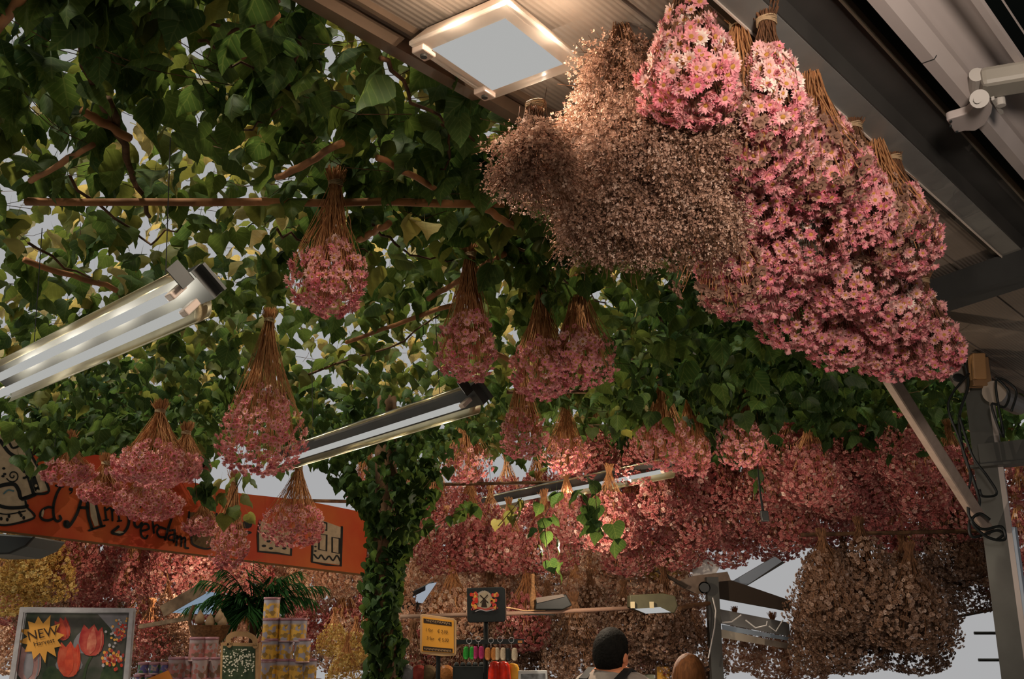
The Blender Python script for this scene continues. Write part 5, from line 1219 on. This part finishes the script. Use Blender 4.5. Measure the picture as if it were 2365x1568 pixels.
for pts_ in ([(1646, 1380), (1653, 1410), (1650, 1450), (1636, 1520)], [(1668, 1438), (1690, 1436), (1712, 1420)], [(1722, 1432), (1745, 1450), (1770, 1444), (1772, 1434)], [(1776, 1446), (1792, 1458), (1808, 1432)]):
    mb = MB(); mb.tube([at_y(u_, v_, 6.45) for u_, v_ in pts_], .0045, 5); mb.build('cable', M_pale, t)
# right background rails
for k, (a_, b_) in enumerate((((2170, 1432), (2320, 1402)), ((2250, 1462), (2330, 1462)), ((2260, 1524), (2330, 1524)))):
    mb = MB(); mb.tube([at_y(*a_, 7.5), at_y(*b_, 7.5)], .012, 6); meta(mb.build('rail', M_greyd), ['slanting dark rail behind the brown bunches near the right hand post', 'upper level rail left of the right hand post', 'lower level rail left of the right hand post'][k], 'rail')
# left beam of the next stall
mb = MB(); mb.bar(at_y(912, 1392, 7.0), at_y(1000, 1348, 7.4), .02, .03); mb.prism([at_y(u_, v_, 7.1) for u_, v_ in ((915, 1388), (968, 1392), (960, 1412), (915, 1412))], Vector((0, .1, 0))); structure(mb.build('trim_3', M_greyd))
mb = MB(); mb.prism([at_y(u_, v_, 7.3) for u_, v_ in ((935, 1388), (975, 1393), (1008, 1345), (990, 1348))], Vector((0, .03, 0))); structure(mb.build('window_2', mat('pale_sky_glass', (0, 0, 0), emit=(.30, .33, .38))))
# dangling cord with plug
t = thing('plug_cord', 'black cord with a plug dangling in front of the dusky pink mass', 'cord', at_y(1765, 1190, 5.0))
mb = MB(); mb.tube([at_y(1752, 1100, 5.0), at_y(1756, 1140, 5.0), at_y(1762, 1180, 5.0)], [.004, .005, .007], 6); mb.tube([at_y(1752, 1100, 5.0), at_y(1752, 1100, 5.0) + UP * .8], .003, 6); mb.build('cable', M_black, t)
mb = MB(); mb.box(at_y(1766, 1192, 5.0), (.018, 0, 0), (0, .015, 0), (-.002, 0, .026)); mb.build('plug', M_black, t, bevel=.003)
# hanging rails for the far bunches
for k, (a_, b_, y_) in enumerate((((-60, 1140), (900, 1160), 7.2), ((940, 1120), (1500, 1110), 7.1), ((1350, 985), (2330, 960), 6.45), ((1850, 1235), (2300, 1225), 5.95))):
    mb = MB(); mb.tube([at_y(*a_, y_), at_y(*b_, y_)], .012, 8); meta(mb.build('hanging_rail', M_bark), ['rail behind the red sign from which pink bunches hang', 'rail over the bright pink bunches right of the trunk', 'rail over the big dusky pink mass on the right', 'rail over the round brown mass'][k], 'rail')

# ---------------------------------------------------------------- people
def skin_body(name, joints, edges, mats, parent, root=0, sub=1):
    me = bpy.data.meshes.new(name); me.from_pydata([Vector(j[:3]) - WL[parent] for j in joints], edges, []); me.materials.append(mats)
    o = put(name, me, parent); sk = o.modifiers.new('skin', 'SKIN'); sk.use_smooth_shade = True
    lay = me.skin_vertices[0] if me.skin_vertices else None
    if lay is None:
        bpy.context.view_layer.objects.active = o; lay = me.skin_vertices[0]
    for i, j in enumerate(joints):
        lay.data[i].radius = (j[3], j[4] if len(j) > 4 else j[3]); lay.data[i].use_root = (i == root)
    o.modifiers.new('sub', 'SUBSURF').levels = sub; o.modifiers['sub'].render_levels = sub + 1
    return o
def head_into(mb, c, f, s=1.0):
    """skull, jaw, nose, ears, eyes and mouth; f = facing direction"""
    r = f.cross(UP).normalized(); n, m = 24, 18; vs = []
    for i in range(m + 1):
        th = math.pi * (i + .01) / (m + .02); z = math.cos(th); ring = math.sin(th)
        for k in range(n):
            a = 2 * math.pi * k / n; fx, sx = math.cos(a), math.sin(a)
            w_ = .076 * (1 - .20 * max(0, -z) ** 1.3); d_ = .098 * (1 - .10 * max(0, -z))
            lz = z * .118; ff = fx * ring * d_ + (.012 if z < -.3 and fx > 0 else 0); ss_ = sx * ring * w_
            if fx > .9 and -.35 < z < .12: ff += .022 * (1 - abs(z + .15) / .27) if abs(z + .15) < .27 else 0     # nose
            if fx > .75 and .05 < z < .22: ff -= .006
            vs.append(c + (f * ff + r * ss_ + UP * lz) * s)
    mb.add(vs, [(i * n + k, (i + 1) * n + k, (i + 1) * n + (k + 1) % n, i * n + (k + 1) % n) for i in range(m) for k in range(n)])
    for sg in (-1, 1):
        e = c + (r * sg * .078 - f * .004 - UP * .012) * s
        mb.ball(e, (.010 * s, .020 * s, .032 * s), 10, 8, x=r, y=f, z=UP)
def person(label, head_top, f, build, hairm, shirt, hairlong=False, ht=None, pack=False):
    hc = head_top - UP * .122; g0 = Vector((hc.x, hc.y, 0)); f = f.normalized(); r = f.cross(UP).normalized(); back = -f
    t = thing('person', label, 'person', g0)
    Hh = head_top.z; sh = Hh - .265; hip = Hh * .53; kn = Hh * .285; W = .19 * build
    b = g0
    def J(side, fwd, z, ra, rb=None): q = b + r * side + f * fwd; return (q.x, q.y, z, ra, rb or ra)
    j = [J(0, 0, hip, .13 * build, .11), J(0, 0, hip + .18, .125 * build, .095), J(0, 0, sh - .12, .15 * build, .11), J(0, -.01, sh + .02, .095, .07), J(0, .0, sh + .10, .056), J(0, .01, Hh - .14, .06)]
    e = [(0, 1), (1, 2), (2, 3), (3, 4), (4, 5)]
    for sg in (-1, 1):
        i = len(j); j += [J(sg * W, 0, sh - .01, .058), J(sg * (W + .05), -.01, sh - .28, .044), J(sg * (W + .04), .10, sh - .50, .034), J(sg * (W + .03), .15, sh - .56, .028)]
        e += [(3, i), (i, i + 1), (i + 1, i + 2), (i + 2, i + 3)]
        for k in range(4):
            q = len(j); o_ = (k - 1.5) * .02; j += [J(sg * (W + .03) + o_, .20, sh - .60, .0095), J(sg * (W + .03) + o_, .225 + .008 * (k in (1, 2)), sh - .64, .008)]; e += [(i + 3, q), (q, q + 1)]
        q = len(j); j += [J(sg * (W - .01), .19, sh - .56, .011), J(sg * (W - .03), .215, sh - .575, .009)]; e += [(i + 3, q), (q, q + 1)]
        i = len(j); j += [J(sg * .09, 0, hip - .06, .085), J(sg * .095, .01, kn, .055), J(sg * .10, -.02, .10, .038), J(sg * .10, .06, .035, .035), J(sg * .105, .15, .03, .03)]
        e += [(0, i), (i, i + 1), (i + 1, i + 2), (i + 2, i + 3), (i + 3, i + 4)]
    body = skin_body('body', j, e, M_skin, t)
    mb = MB(); head_into(mb, hc, f); hd = mb.build('head', M_skin, t, smooth=True)
    mb = MB()
    for sg in (-1, 1): mb.ball(hc + f * .089 + r * sg * .030 + UP * .012, (.012, .006, .007), 8, 6, x=r, y=f, z=UP)
    mb.build('eyes', M_black, hd)
    mb = MB(); mb.ball(hc + f * .098 - UP * .062, (.024, .006, .007), 10, 6, x=r, y=f, z=UP); mb.build('mouth', mat('lips', (.45, .12, .08), .5), hd)
    # clothes follow the body
    js = [J(0, 0, hip - .04, .150 * build, .125), J(0, 0, hip + .18, .145 * build, .112), J(0, 0, sh - .12, .172 * build, .128), J(0, -.005, sh + .005, .11, .085), J(0, -.005, sh + .06, .070, .064)]
    es = [(0, 1), (1, 2), (2, 3), (3, 4)]
    for sg in (-1, 1):
        i = len(js); js += [J(sg * W, 0, sh - .015, .074), J(sg * (W + .045), -.01, sh - .24, .062)]; es += [(3, i), (i, i + 1)]
    skin_body('shirt', js, es, shirt, t)
    jt = [J(0, 0, hip - .0, .148 * build, .12)]; et = []
    for sg in (-1, 1):
        i = len(jt); jt += [J(sg * .09, 0, hip - .12, .10), J(sg * .095, .01, kn, .072), J(sg * .10, -.02, .12, .058)]; et += [(0, i), (i, i + 1), (i + 1, i + 2)]
    skin_body('trousers', jt, et, M_trous, t)
    for sg in (-1, 1):
        mb = MB(); mb.ball(Vector(J(sg * .102, .06, .045, 0)[:3]), (.048, .135, .045), 14, 8, x=r, y=f, z=UP); mb.build('shoe', M_black, t, smooth=True)
    # hair
    mb = MB(); n, m = 28, 16; vs = []
    for i in range(m + 1):
        th = math.pi * (i + .01) / (m + .02)
        for k in range(n):
            a = 2 * math.pi * k / n; fx, sx = math.cos(a), math.sin(a); z = math.cos(th); ring = math.sin(th)
            lim = -.95 if (hairlong and fx < .45) else (-.60 if fx < .0 else (-.15 if fx < .35 else .35))
            zz = max(z, lim); rw = ring if z >= lim else ring * .9
            rw = max(rw, .88 * math.sqrt(max(0, 1 - zz * zz)) if z < lim else 0) if z > -.98 else 0.1
            lz = zz * .128 + .004
            if hairlong and fx < .45 and z < 0: lz = z * .36; rw = .92 - .15 * (-z)
            q = hc + f * (fx * rw * (.108 if fx > 0 else .112) - .004) + r * sx * rw * .088 + UP * lz
            q += (f * fx + r * sx) * .002 * math.sin(a * 13 + i * 2.0)
            vs.append(q)
    mb.add(vs, [(i * n + k, (i + 1) * n + k, (i + 1) * n + (k + 1) % n, i * n + (k + 1) % n) for i in range(m) for k in range(n)]); mb.build('hair', hairm, t, smooth=True)
    if pack:
        bp_ = Vector(J(0, -.21, sh - .22, 0)[:3]); mb = MB(); mb.box(bp_, r * .15, f * .07, UP * .21); mb.build('backpack', M_leather, t, bevel=.05)
        for sg in (-1, 1):
            mb = MB(); S = [J(sg * .10, -.15, sh - .12, 0), J(sg * .105, -.11, sh + .02, 0), J(sg * .11, -.02, sh + .072, 0), J(sg * .115, .08, sh + .02, 0), J(sg * .13, .13, sh - .12, 0), J(sg * .15, .09, sh - .32, 0), J(sg * .15, -.10, sh - .38, 0)]
            for i in range(len(S) - 1): mb.bar(S[i][:3], S[i + 1][:3], .05, .012, up=f if i in (0, 3, 4) else UP)
            mb.build('strap', M_leather, t, smooth=False)
    return t
person('person with short black hair in a grey shirt with black backpack straps, seen from behind', at_y(1412, 1452, 5.3), Vector((.85, 1, 0)), 1.0, M_hair, M_shirt, pack=True)
person('person with long brown hair at the bottom edge, seen from behind', at_y(1589, 1512, 5.6), Vector((-.1, 1, 0)), .85, M_hairb, M_trous, hairlong=True)
# goods in front of them
t = thing('bulb_table', 'far table with flower bulb packs behind the two people', 'table', (1.35, 7.2, 0))
mb = MB(); mb.box((1.35, 7.2, 1.24), (1.3, 0, 0), (0, .3, 0), (0, 0, .02)); mb.build('tabletop', M_wood, t)
for sx in (-1, 1):
    for sy in (-1, 1):
        mb = MB(); mb.box((1.35 + sx * 1.2, 7.2 + sy * .25, .61), (.025, 0, 0), (0, .025, 0), (0, 0, .61)); mb.build('leg', M_wood, t)
for k, (u0, u1, v0, m_, lb) in enumerate(((1517, 1546, 1540, M_yel, 'yellow box with red print left of the brown haired person'), (1622, 1650, 1532, P_grey, 'grey lilac box right of the brown haired person'), (1470, 1512, 1558, mat('sage_box', (.30, .32, .22), .7, noise=.3, scale=30), 'pale green box right of the man with black hair'))):
    t = thing('bulb_box', lb, 'box', at_y((u0 + u1) / 2, 1600, 6.95)); a = at_y(u0, v0, 6.95); b_ = at_y(u1, v0, 6.95)
    mb = MB(); mb.box(((a.x + b_.x) / 2, 7.0, (a.z + 1.262) / 2), ((b_.x - a.x) / 2, 0, 0), (0, .05, 0), (0, 0, (a.z - 1.262) / 2)); mb.build('carton', m_, t)
    mb = MB(); disc(mb, plane_map(Vector((0, 6.945, 0)), NY), ((u0 + u1) / 2 + 4, v0 + 14), 5, 0, 6); mb.build('printed_flower', P_red, t)

# ---------------------------------------------------------------- world, sun, camera
wd = bpy.data.worlds.new('market_daylight'); SC.world = wd; wd.use_nodes = True
bg = wd.node_tree.nodes['Background']; bg.inputs[0].default_value = (.402, .402, .408, 1); bg.inputs[1].default_value = 1.0
s = light('SUN', 'sun', (0, 0, 10), 5.0, (1, .92, .74)); s.data.angle = math.radians(6)
s.rotation_euler = Vector((.45, .35, -1)).to_track_quat('-Z', 'Y').to_euler()
# unseen fill lights, added to brighten the flowers and stalls
light('POINT', 'hall_fill', (1.4, -1.2, H + 1.2), 30, (1, .88, .76), .12)
light('SPOT', 'fill_spot', (.45, .15, H + .62), 185, (1, .87, .78), .14, spot=math.radians(58), rot=(Vector((1.32, 2.9, H + .93)) - Vector((.45, .15, H + .62))).to_track_quat('-Z', 'Y').to_euler())  # added spot to brighten the daisy mass, no fixture
light('POINT', 'rear_fill', (-1.9, 6.4, H + .28), 26, (1, .80, .58), 0)  # added points to brighten the far bunches, no fixtures
light('POINT', 'rear_fill', (.35, 5.5, H + .40), 30, (1, .80, .60), 0)
light('POINT', 'rear_fill', (1.3, 4.5, H + .25), 11, (1, .80, .62), 0)
light('POINT', 'hall_fill', (-1.6, .2, H + 1.0), 14, (1, .88, .74), .0)  # added fill from the left, no fixture

cam = bpy.data.cameras.new('camera'); co = bpy.data.objects.new('camera', cam); COL.objects.link(co)
co.location = (0, 0, H); co.rotation_euler = (math.pi / 2 + PITCH, 0, 0)
cam.sensor_width = 36; cam.lens = F / 2365 * 36; cam.clip_start = .02; cam.clip_end = 100
SC.camera = co
SC.view_settings.view_transform = 'Standard'; SC.view_settings.look = 'None'; SC.view_settings.gamma = 1; SC.view_settings.exposure = 0; SC.view_settings.use_curve_mapping = False
SC.cycles.max_bounces = 5; SC.cycles.diffuse_bounces = 3; SC.cycles.glossy_bounces = 2; SC.cycles.transmission_bounces = 3; SC.cycles.transparent_max_bounces = 4
SC.cycles.use_adaptive_sampling = True; SC.cycles.adaptive_threshold = .03
